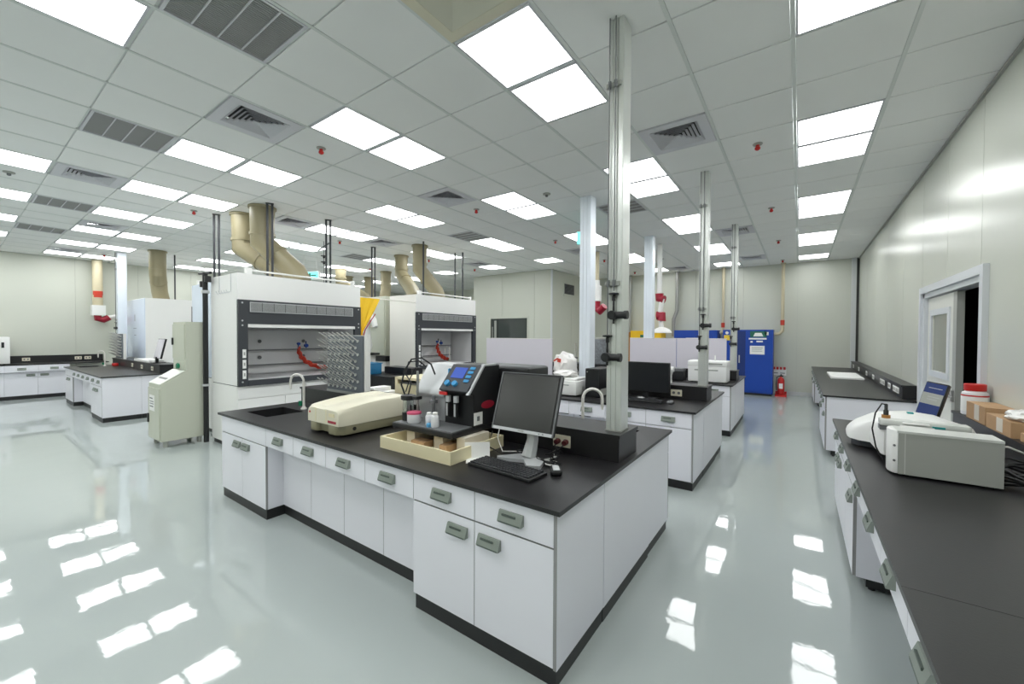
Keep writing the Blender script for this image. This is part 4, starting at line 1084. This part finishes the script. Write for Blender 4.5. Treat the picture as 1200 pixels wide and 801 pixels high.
# extraction arms with maroon joints
def ext_arm(x, y, label, cup=True, z0=2.2):
    t = thing('fume_extractor', label, 'extraction arm', (x, y, CZ), 0, 'extraction arms with maroon joints')
    h = CZ
    if cup:
        obj('drop_tube', G().cyl((-.0, 0, 0), (0, 0, 2.35 - h), .05, 14), 'hoodw', t)
        obj('joint', G().tube([(0, 0, 2.38 - h), (.0, 0, 2.28 - h), (.10, -.02, 2.25 - h)], .085, 12), 'maroon', t)
        obj('arm_tube', G().tube([(.06, -.02, 2.27 - h), (.02, -.02, 1.98 - h)], .05, 12), 'hoodw', t)
        obj('joint', G().tube([(-.04, -.02, 1.93 - h), (.06, -.02, 1.93 - h), (.05, -.02, 1.82 - h)], .09, 12), 'maroon', t)
        obj('neck', G().cyl((.04, -.02, 1.82 - h), (.05, -.02, 1.68 - h), .05, 12), 'hoodw', t)
        obj('dome_hood', G().lathe([(.05, .1), (.14, .06), (.19, 0), (.19, -.02)], (.06, -.02, 1.59 - h), 20), 'hoodw', t)
    else:
        obj('drop_tube', G().cyl((0, 0, 0), (0, 0, 2.75 - h), .05, 14), 'pipe', t)
        obj('filter_can', G().cyl((0, 0, 2.62 - h), (0, 0, 2.28 - h), .10, 16).cyl((0, 0, 2.75 - h), (0, 0, 2.62 - h), .07, 12), 'hoodw', t)
        obj('joint', G().tube([(0, 0, 2.28 - h), (.0, 0, 2.12 - h), (.1, -.05, 2.05 - h), (.22, -.08, 2.16 - h)], .08, 12), 'maroon', t)
    return t
ext_arm(-2.36, 8.55, 'white dome extraction arm with maroon joints right of the rear filmed column')
ext_arm(-3.72, 8.5, 'extraction arm with maroon elbow behind the near aluminium column', False)
t = thing('fume_extractor', 'beige drop pipe with white box and maroon elbow at the left wall', 'extraction arm', (-14.72, 2.28, CZ), 0, 'extraction arms with maroon joints')
obj('drop_pipe', G().cyl((0, 0, 0), (0, 0, -1.18), .10, 16), 'pipe', t)
obj('red_mark', G().cyl((.02, 0, -.90), (.02, 0, -.80), .095, 14).cyl((.02, 0, -.96), (.02, 0, -.90), .09, 12), 'redtube', t)
obj('white_box', G().box(-.1, .11, -.12, .13, -1.42, -1.16), 'hoodw', t)
obj('joint', G().tube([(0, 0, -1.40), (0, 0, -1.5), (.02, .1, -1.53), (.03, .2, -1.46)], .08, 12), 'maroon', t)
obj('arm_stub', G().cyl((.03, .2, -1.46), (.05, .45, -1.40), .05, 12), 'hoodw', t)

# ------------------------------------------------------------------ left wall bench
t0 = -1.9
for k in range(4):
    y0 = 1.72 - .98 * k
    lab = ['rightmost', 'second from the right', 'third from the right', 'leftmost'][k]
    t = thing('bench_cabinet', 'white kneehole cabinet of the left wall bench, %s of the row' % lab, 'cabinet', (-14.25, y0 - .98, 0), R(90), 'left wall bench cabinets')
    obj('carcass', lambda: G().box(0, .98, .12, .72, .082, .77), 'white', t, key='lwc')
    obj('drawer_box', lambda: G().box(0, .98, .02, .12, .62, .77), 'white', t, key='lwd')
    obj('plinth', lambda: G().box(0, .98, .115, .7, 0, .08), 'kick', t, key='lwk')
    for q in (0, 1):
        front(t, 'drawer', .49 * q + .002, .02, .625, .486, .14, .243, .07)
        front(t, 'door', .49 * q + .002, .12, .085, .486, .52, .38 if q == 0 else .10, .46)
t = thing('worktop', 'long black worktop with upstand against the left wall', 'worktop', (-14.27, -2.2, .775))
obj('slab', G().box(-.73, 0, 0, 4.6, 0, .02), 'black', t)
u = obj('upstand', G().box(-.73, -.66, 0, 4.6, .02, .19), 'black', t)
for y in (.9, 2.95, 3.3, 4.15, 4.32): outlet(t, -.6595, y, .105, R(90))
t = thing('oven_instrument', 'white cabinet instrument with blue and red panels at the left edge', 'instrument', (-14.9, .25, .795))
obj('case', G().rbox(0, .55, 0, .58, .02, .62, .012, 2), 'hoodw', t)
obj('rounded_top', G().rbox(.02, .5, .02, .3, .615, .78, .02, 2), 'hoodw', t)
obj('display_panel', G().box(.55, .556, .05, .40, .42, .60), 'sky', t)
obj('red_panel', G().box(.55, .556, .05, .38, .22, .40), 'redtube', t)
obj('blue_panel', G().box(.55, .556, .05, .42, .03, .15), 'blue', t)
obj('door_latch', G().box(.55, .575, .46, .50, .38, .5), 'blackp', t)
for y in (.05, .5): obj('rubber_foot', G().cyl((.08, y, 0), (.08, y, .022), .02, 8).cyl((.47, y, 0), (.47, y, .022), .02, 8), 'blackp', t)
t = thing('leaning_monitor', 'pale flat monitor standing on the left island ledge behind the sage cabinet', 'monitor', (-10.35, 2.35, SP))
obj('panel', G().box(0, .42, 0, .03, .09, .48, T=Matrix.Rotation(R(-12), 4, 'X')), 'blackp', t)
obj('screen', G().box(.012, .408, -.004, 0, .10, .47, T=Matrix.Rotation(R(-12), 4, 'X')), 'acr', t)
obj('stand', G().box(.14, .28, -.06, .14, 0, .012).box(.18, .24, .0, .04, .012, .12), 'blackp', t)
t = tag(obj('white_tray', G().rbox(0, 1.0, 0, .26, 0, .05, .008, 1), 'hoodw', None, (-10.6, 2.27, SP)), 'long white tray on the left island ledge in front of the pale monitor', 'tray')
t.location = (-11.35, 2.28, SP)
tag(obj('red_valve', G().rbox(-.06, .06, -.05, .05, 0, .07, .02, 2), 'red', None, (-12.5, 2.2, WT)), 'small red bottle cap block beside the faucet on the left island', 'cap')

# ------------------------------------------------------------------ right wall benches
def wall_bench(y0, y1, full_units, knee_units, sn, W_=.49, feet_at=()):
    xf = .275
    n = 0
    for (a, cnt, kind) in full_units + knee_units:
        kk = 'base' if kind else 'knee'
        lab = ('white drawer and door cabinet ' if kind else 'white kneehole drawer unit ') + sn + (', %s along it' % a[1])
        t = thing('bench_cabinet' if kind else 'drawer_unit', lab, 'cabinet', (xf, a[0] + W_ * cnt, 0), R(-90), 'right wall bench cabinets')
        L_ = W_ * cnt
        if kind:
            obj('carcass', G().box(0, L_, FY - .018, .84, .082, .752), 'white', t)
            obj('plinth', G().box(.03, L_ - .03, FY + .03, .8, 0.02, .08), 'kick', t)
            obj('side_panel', G().box(-.001, .001, FY - .018, .84, .08, .754), 'white', t)
            obj('side_panel', G().box(L_ - .001, L_ + .001, FY - .018, .84, .08, .754), 'white', t)
            feet(t, [(.06, FY + .06), (L_ - .06, FY + .06)])
        else:
            obj('carcass', G().box(0, L_, .45, .84, .082, .752), 'white', t)
            obj('drawer_box', G().box(0, L_, FY - .018, .45, .612, .752), 'white', t)
            obj('plinth', G().box(0, L_, .46, .8, 0, .08), 'kick', t)
        for q in range(cnt):
            front(t, 'drawer', W_ * q + .002, FY - .018, .605, W_ - .004, .147, W_ / 2, .075)
            if kind: front(t, 'door', W_ * q + .002, FY - .018, .085, W_ - .004, .512, .10 if q % 2 else W_ - .1, .445)
    t = thing('worktop', 'matt black worktop ' + sn, 'worktop', (.255, y0, WT))
    obj('slab', G().box(0, XR - .255, 0, y1 - y0, -.02, 0), 'black', t)
    return t
wt = wall_bench(-1.9, 4.63, [((3.14, 'far end'), 3, 1), ((-1.8, 'behind the camera'), 4, 1)], [((1.18, 'middle'), 4, 0), ((.2, 'nearest'), 2, 0)], 'of the near right bench')
obj('joint_line', G().box(0, XR - .255, 1.63 + 1.9, 1.632 + 1.9, -.001, .0006), 'kick', wt)
t = thing('raised_ledge', 'black raised ledge along the right wall over the near bench', 'ledge', (.985, -1.9, WT))
obj('body', G().box(.01, XR - .986, 0, 6.5, 0, .143), 'black', t)
obj('top', G().box(0, XR - .986, -.005, 6.505, .143, .161), 'black', t)
wt = wall_bench(6.42, 12.4, [((6.44, 'near end'), 3, 1), ((10.9, 'far end'), 3, 1)], [((7.91, 'middle'), 6, 0)], 'of the far right bench')
t = thing('raised_ledge', 'black raised ledge with white outlets along the right wall over the far bench', 'ledge', (1.0, 6.62, WT))
obj('body', G().box(.01, XR - 1.001, 0, 5.8, 0, .143), 'black', t)
obj('top', G().box(0, XR - 1.001, -.005, 5.8, .143, .161), 'black', t)
for y, n in ((6.88, 2), (7.45, 1), (7.9, 2), (8.9, 1), (9.7, 1), (10.9, 1), (11.9, 1)):
    for q in range(n):
        o = obj('outlet_plate', lambda: G().rbox(-.09, .09, -.008, 0, -.038, .038, .003, 1), 'paper', t, (.0098, y + .2 * q - 6.62, .075), R(-90), key='wop')
        for k in (-1, 0, 1): obj('socket', lambda: G().box(-.018, .018, -.0095, -.0075, -.02, .02), 'mgrey', o, (.055 * k, 0, 0), key='wos')
tag(obj('white_tray', G().rbox(0, .45, 0, 1.25, 0, .035, .006, 1), 'paper', None, (.46, 9.0, WT)), 'flat white tray lying on the far right bench', 'tray')

# ------------------------------------------------------------------ items on the near right bench
t = thing('power_supply', 'tall grey metal instrument case with rounded white front on the near right bench', 'instrument', (.40, 2.92, WT), R(0))
obj('case', G().box(.035, .405, 0, .155, .012, .235), 'mgrey', t)
obj('top_cover', G().box(.03, .405, -.003, .158, .228, .24), 'grey', t)
obj('front_bezel', G().rprism([(.035, 0), (.012, .02), (.0, .06), (.0, .10), (.012, .14), (.035, .158)], .01, .24, 'z', .006, 2), 'hoodw', t)
obj('screw', G().cyl((.02, -.002, .08), (.02, .004, .08), .006, 8).cyl((.02, -.002, .16), (.02, .004, .16), .006, 8), 'dgrey', t)
obj('seam', G().box(.06, .063, -.001, 0, .015, .228), 'grey', t)
for x in (.07, .37): obj('rubber_foot', G().cyl((x, .03, 0), (x, .03, .014), .014, 8).cyl((x, .13, 0), (x, .13, .014), .014, 8), 'blackp', t)

t = thing('spectrometer', 'white rounded tabletop spectrometer behind the grey case on the near right bench', 'instrument', (.27, 3.16, WT))
obj('dark_base', G().prism([(.03, .44), (.07, .38), (.16, .36), (.22, .06), (.48, .03), (.50, .40), (.20, .56), (.06, .56)], .008, .06, 'z'), 'darkp', t)
def spec_g():
    g = G()
    out = [(.01, .46), (.02, .40), (.06, .35), (.115, .325), (.125, .05), (.14, .0), (.30, -.01), (.50, .0), (.515, .04), (.52, .44), (.47, .54), (.32, .60), (.14, .62), (.05, .60), (.01, .54)]
    n = len(out); cx, cy = .30, .32
    def top(x, y): return .105 + .13 * max(0, min(1, x / .20)) ** .75 + .012 * math.exp(-((x - .34) / .12) ** 2) + .035 * max(0, 1 - y / .3) * (1 if x > .11 else 0) - .02 * max(0, (x - .42) / .1)
    lv = [(1.0, .05, 0), (1.01, .08, 0), (1.0, 0, .78), (.985, 0, .88), (.94, 0, .97), (.80, 0, 1.0), (.4, 0, 1.01)]
    vs = []
    for s_, z, f in lv:
        for x, y in out:
            X, Y = cx + (x - cx) * s_, cy + (y - cy) * s_
            vs.append((X, Y, z if z else top(X, Y) * f))
    fs = []
    for i in range(len(lv) - 1):
        for k in range(n): fs.append((i * n + k, i * n + (k + 1) % n, (i + 1) * n + (k + 1) % n, (i + 1) * n + k))
    fs.append(tuple(range(n))[::-1]); fs.append(tuple((len(lv) - 1) * n + k for k in range(n)))
    return g.add(vs, fs)
obj('shell', spec_g(), 'hoodw', t)
ld = obj('sample_lid', G().rbox(.118, .48, -.03, .05, .225, .262, .008, 2), 'grey', t)
obj('lid_handle', G().rbox(.21, .32, -.042, -.028, .244, .256, .004, 1).rbox(.20, .34, -.044, -.028, .226, .238, .004, 1), 'hoodw', ld)
obj('dark_slot', G().box(.118, .48, -.022, .05, .20, .224), 'dgrey', t)
obj('green_tab', G().box(.33, .38, -.036, -.03, .235, .246).box(.24, .265, .02, .05, .298, .306), 'teal', t)
pl = obj('probe', G().lathe([(.012, 0), (.012, .05), (.008, .055), (.008, .085), (.004, .09)], (.150, .03, .255), 12), 'blackp', t)
obj('probe_collar', G().cyl((.150, .03, .262), (.150, .03, .28), .02, 12), 'brown', pl)
obj('probe_cable', G().tube([(.150, .03, .34), (.13, .02, .345), (.10, -.0, .29), (.085, -.02, .2), (.10, -.04, .1), (.13, -.05, .03)], .004, 6), 'cable', t)
obj('rear_plug', G().cyl((.51, .1, .18), (.56, .08, .18), .014, 8).cyl((.55, .08, .18), (.59, .08, .18), .02, 10), 'blackp', t)

t = thing('display_tablet', 'tilted blue screen with pale band standing behind the spectrometer', 'screen', (.70, 3.98, WT), R(-28))
T = Matrix.Rotation(R(-13), 4, 'X') @ Matrix.Rotation(R(10), 4, 'Y')
obj('housing', G().rbox(-.075, .045, .0, .04, .0, .43, .006, 1, T=T), 'blackp', t)
sc_ = obj('screen', G().box(-.070, .036, -.003, .0, .12, .42, T=T), 'blued', t)
obj('screen_band', G().box(-.070, .036, -.004, -.003, .27, .35, T=T), 'mgrey', sc_)
obj('screen_text', G().box(-.05, .02, -.0045, -.003, .385, .389, T=T).box(-.04, .022, -.005, -.004, .322, .325, T=T).box(-.04, .012, -.005, -.004, .304, .307, T=T), 'silver', sc_)
obj('foot', G().box(-.09, .09, -.04, .14, 0, .012), 'blackp', t)

t = thing('reagent_jar', 'white plastic reagent jar with red lid on the right wall ledge', 'jar', (1.062, 4.40, SP))
obj('body', G().lathe([(.062, 0), (.07, .008), (.07, .15), (.066, .168), (.05, .18), (.05, .185)], seg=24), 'liq', t)
obj('lid', G().lathe([(.056, .182), (.058, .186), (.058, .228), (.054, .232)], seg=24), 'red', t)
obj('label', G().lathe([(.0705, .03), (.0708, .032), (.0708, .138), (.0705, .14)], seg=24), 'paper', t)
obj('red_stripe', G().lathe([(.0712, .142), (.0712, .152)], seg=24), 'red', t)
def carton(o, sx, sy, sz, label):
    t = thing('cardboard_box', label, 'box', o)
    obj('carton', G().box(0, sx, 0, sy, 0, sz - .004), 'card', t)
    obj('flap', G().box(0, sx / 2 - .001, 0, sy, sz - .004, sz), 'card', t); obj('flap', G().box(sx / 2 + .001, sx, 0, sy, sz - .004, sz), 'card', t)
    obj('tape', G().box(-.001, .0, sy * .3, sy * .55, sz * .1, sz), 'tape', t)
    return t
carton((.995, 3.93, SP), .14, .36, .115, 'taller cardboard box on the wall ledge, next to the jar')
carton((.99, 3.52, SP), .145, .37, .09, 'lower cardboard box with tape on the wall ledge, nearest the camera')
tag(obj('plastic_bag', bag_g(9, .06, .11, .035), 'bag', None, (1.06, 3.62, SP + .09)), 'small white bag lying on the lower cardboard box', 'bag')
tag(obj('wood_block', G().rbox(-.045, .045, -.09, .09, 0, .05, .004, 1), 'card', None, (1.05, 3.36, SP)), 'small brown block on the wall ledge at the right edge', 'block')
t = thing('cable_bundle', 'coil of thick black cables behind the grey case on the near right bench', 'cable', (.90, 3.12, WT))
for k in range(5):
    rr = .085 + .012 * (k % 3)
    obj('cord', G().tube([(rr * math.cos(a * math.pi / 12) + .01 * k, 1.5 * rr * math.sin(a * math.pi / 12), .015 + .012 * k + .012 * math.sin(a * .8 + k)) for a in range(24)], .0075, 6, closed=True), 'cable', t)
obj('cord', G().tube([(-.1, -.02, .17), (-.03, 0, .18), (.04, -.02, .15), (.1, .0, .08)], .005, 6), 'wcable', t)
obj('cord', G().tube([(-.1, .0, .11), (-.02, .02, .12), (.06, .0, .1), (.12, .03, .07)], .005, 6), 'cable', t)
obj('teal_connector', G().box(.0, .05, -.13, -.1, .055, .085), 'teal', t)

# ------------------------------------------------------------------ far wall: cabinets, pipes, extinguisher
def blue_cab(x0, x1, y, H_, label, doors, signs=None):
    t = thing('safety_cabinet', label, 'cabinet', (x0, y, 0), 0, 'blue safety cabinets')
    L_ = x1 - x0
    obj('body', G().box(0, L_, 0, .5, .06, H_).box(.03, L_ - .03, .03, .47, 0, .06, 1), ['blue', 'kick'], t)
    for k in range(doors):
        d = obj('door', G().box(L_ / doors * k + .006, L_ / doors * (k + 1) - .006, -.02, 0, .1, H_ - .03), 'blue', t)
        hx = L_ / doors * (k + 1) - .06 if k == 0 and doors == 2 else L_ / doors * k + .05
        obj('handle', G().box(hx, hx + .025, -.045, -.02, .82, 1.02), 'silver', d)
    return t
t = blue_cab(-1.33, -.53, 12.02, 1.68, 'blue safety cabinet with signs beside the fire extinguisher', 1)
t['label'] = 'blue safety cabinet with signs beside the fire extinguisher'
obj('narrow_door', G().box(.006, .2, -.021, -.02, .1, 1.65), 'blued', t)
s_ = obj('sign', G().box(.30, .66, -.026, -.021, 1.49, 1.64), 'stripe', t)
obj('sign_emblem', G().prism([(.37, 1.51), (.59, 1.51), (.55, 1.60), (.41, 1.60)], -.029, -.026, 'y'), 'paper', s_)
obj('sign', G().box(.27, .66, -.026, -.021, 1.43, 1.47).box(.31, .36, -.026, -.021, 1.35, 1.39).box(.44, .58, -.026, -.021, 1.36, 1.40).box(.62, .70, -.026, -.021, 1.54, 1.62), 'paper', t)
s_ = obj('paper_notice', G().box(.30, .62, -.026, -.021, 1.05, 1.27), 'paper', t)
obj('notice_text', G().box(.34, .58, -.028, -.026, 1.21, 1.222).box(.34, .56, -.028, -.026, 1.17, 1.178).box(.34, .57, -.028, -.026, 1.13, 1.138), 'ink', s_)
t = blue_cab(-1.66, -1.4, 12.02, 1.68, 'narrow blue cabinet with yellow label behind the rear column', 1)
obj('yellow_label', G().box(.03, .17, -.026, -.021, 1.40, 1.54), 'gold', t)
obj('emblem', G().cyl((.1, -.021, 1.6), (.1, -.026, 1.6), .04, 14), 'paper', t)
t = blue_cab(-2.9, -1.79, 12.02, 1.67, 'wide blue cabinet behind the white partition', 2)
obj('sign', G().box(.32, .7, -.026, -.021, 1.42, 1.46).box(.7, .74, -.026, -.021, 1.5, 1.64), 'paper', t)
t = thing('safety_cabinet', 'yellow safety cabinet with green label behind the partition boards', 'cabinet', (-4.16, 12.02, 0))
obj('body', G().box(0, .9, 0, .5, .06, 1.66).box(.03, .87, .03, .47, 0, .06, 1), ['yellow', 'kick'], t)
d = obj('door', G().box(.01, .89, -.02, 0, .1, 1.63), 'yellow', t)
obj('green_label', G().box(.30, .62, -.025, -.02, 1.46, 1.54), 'stripe', d)
obj('brown_side_board', G().box(-.07, -.01, -.02, .4, 0, 1.62), 'brown', t)

t = thing('fire_extinguisher', 'red fire extinguisher in a floor stand beside the blue cabinet', 'fire extinguisher', (-.36, 12.22, 0))
obj('tank', G().lathe([(.07, .06), (.075, .07), (.075, .40), (.06, .45), (.025, .48), (.025, .5)], seg=18), 'red', t)
obj('stand', G().box(-.12, .12, -.1, .1, 0, .05).box(-.12, .12, .07, .09, .05, .12), 'red', t)
obj('valve_head', G().box(-.03, .05, -.02, .02, .5, .53).cyl((0, 0, .48), (0, 0, .56), .015, 8), 'blackp', t)
obj('hose', G().tube([(-.02, 0, .52), (-.09, -.02, .48), (-.1, -.04, .3), (-.09, -.05, .15)], .011, 8), 'cable', t)
obj('label', G().box(-.04, .04, -.078, -.07, .2, .33), 'paper', t)
t = thing('extinguisher_sign', 'white and red sign board above the fire extinguisher', 'sign', (-.56, YF - .02, .5))
obj('board', G().box(0, .30, 0, .012, 0, .16), 'paper', t)
for k in range(4): obj('red_symbol', G().box(.01 + .075 * k, .06 + .075 * k, -.006, .0, .15, .22), 'red', t)
obj('caption', G().box(.03, .12, -.003, 0, .05, .07).box(.17, .27, -.003, 0, .05, .07), 'ink', t)

def pipe(pts, r, mt, label, joint=None):
    t = thing('vertical_pipe', label, 'pipe', pts[-1], 0, 'vertical pipes on the far wall')
    o = Vector(pts[-1])
    obj('tube', G().tube([Vector(p) - o for p in pts], r, 12), mt, t)
    z = Vector(pts[0]) - o
    obj('ceiling_collar', G().cyl(z + Vector((0, 0, -.03)), z, r + .02, 12), mt, t)
    if joint:
        j = Vector(joint) - o
        obj('red_band', G().cyl(j, j + Vector((0, 0, .13)), r + .006, 12), 'redtube', t)
    return t
pipe([(-.355, 12.45, CZ), (-.355, 12.45, 1.66), (-.42, 12.45, 1.58), (-.6, 12.4, 1.57), (-.75, 12.3, 1.6)], .04, 'pipe', 'beige pipe with elbow above the fire extinguisher', (-.355, 12.45, 1.8))
pipe([(-1.72, 12.45, CZ), (-1.72, 12.45, 1.62), (-1.85, 12.42, 1.6)], .04, 'pipe', 'beige pipe between the two blue cabinets', (-1.72, 12.45, 1.75))
pipe([(-2.93, 12.45, CZ), (-2.93, 12.45, 2.26), (-3.02, 12.45, 2.0), (-3.02, 12.45, 1.5)], .05, 'steel', 'shiny steel pipe with an offset beside the wide blue cabinet')
pipe([(-4.34, 12.45, CZ), (-4.34, 12.45, 1.5), (-4.34, 12.45, .6)], .05, 'steel', 'straight shiny steel pipe left of the yellow cabinet')

# exit signs
t = thing('exit_sign', 'small lit green-blue exit sign hanging far behind the first hood rail', 'sign', (-9.45, 5.0, 2.80), R(20))
obj('box', G().box(-.26, .26, 0, .06, 0, .19), 'hoodw', t)
s_ = obj('lit_face', G().box(-.25, .25, -.004, 0, .01, .18), 'cyan', t)
obj('pictogram', G().box(-.16, -.12, -.007, -.004, .04, .15).box(.0, .04, -.007, -.004, .04, .15).box(.05, .2, -.007, -.004, .08, .11), 'stripe', s_)
obj('hanger', G().cyl((-.18, .03, .19), (-.18, .03, CZ - 2.8), .006, 6).cyl((.18, .03, .19), (.18, .03, CZ - 2.8), .006, 6), 'hoodw', t)
t = thing('exit_sign', 'small exit sign with dark bracket at the left of the nearer filmed column', 'sign', (-2.86, 6.0, 3.0), 0)
obj('bracket', G().box(-.05, .05, .0, .06, .2, CZ - 3.0), 'blackp', t)
obj('lit_face', G().box(-.12, .12, 0, .05, 0, .2), 'cyan', t)
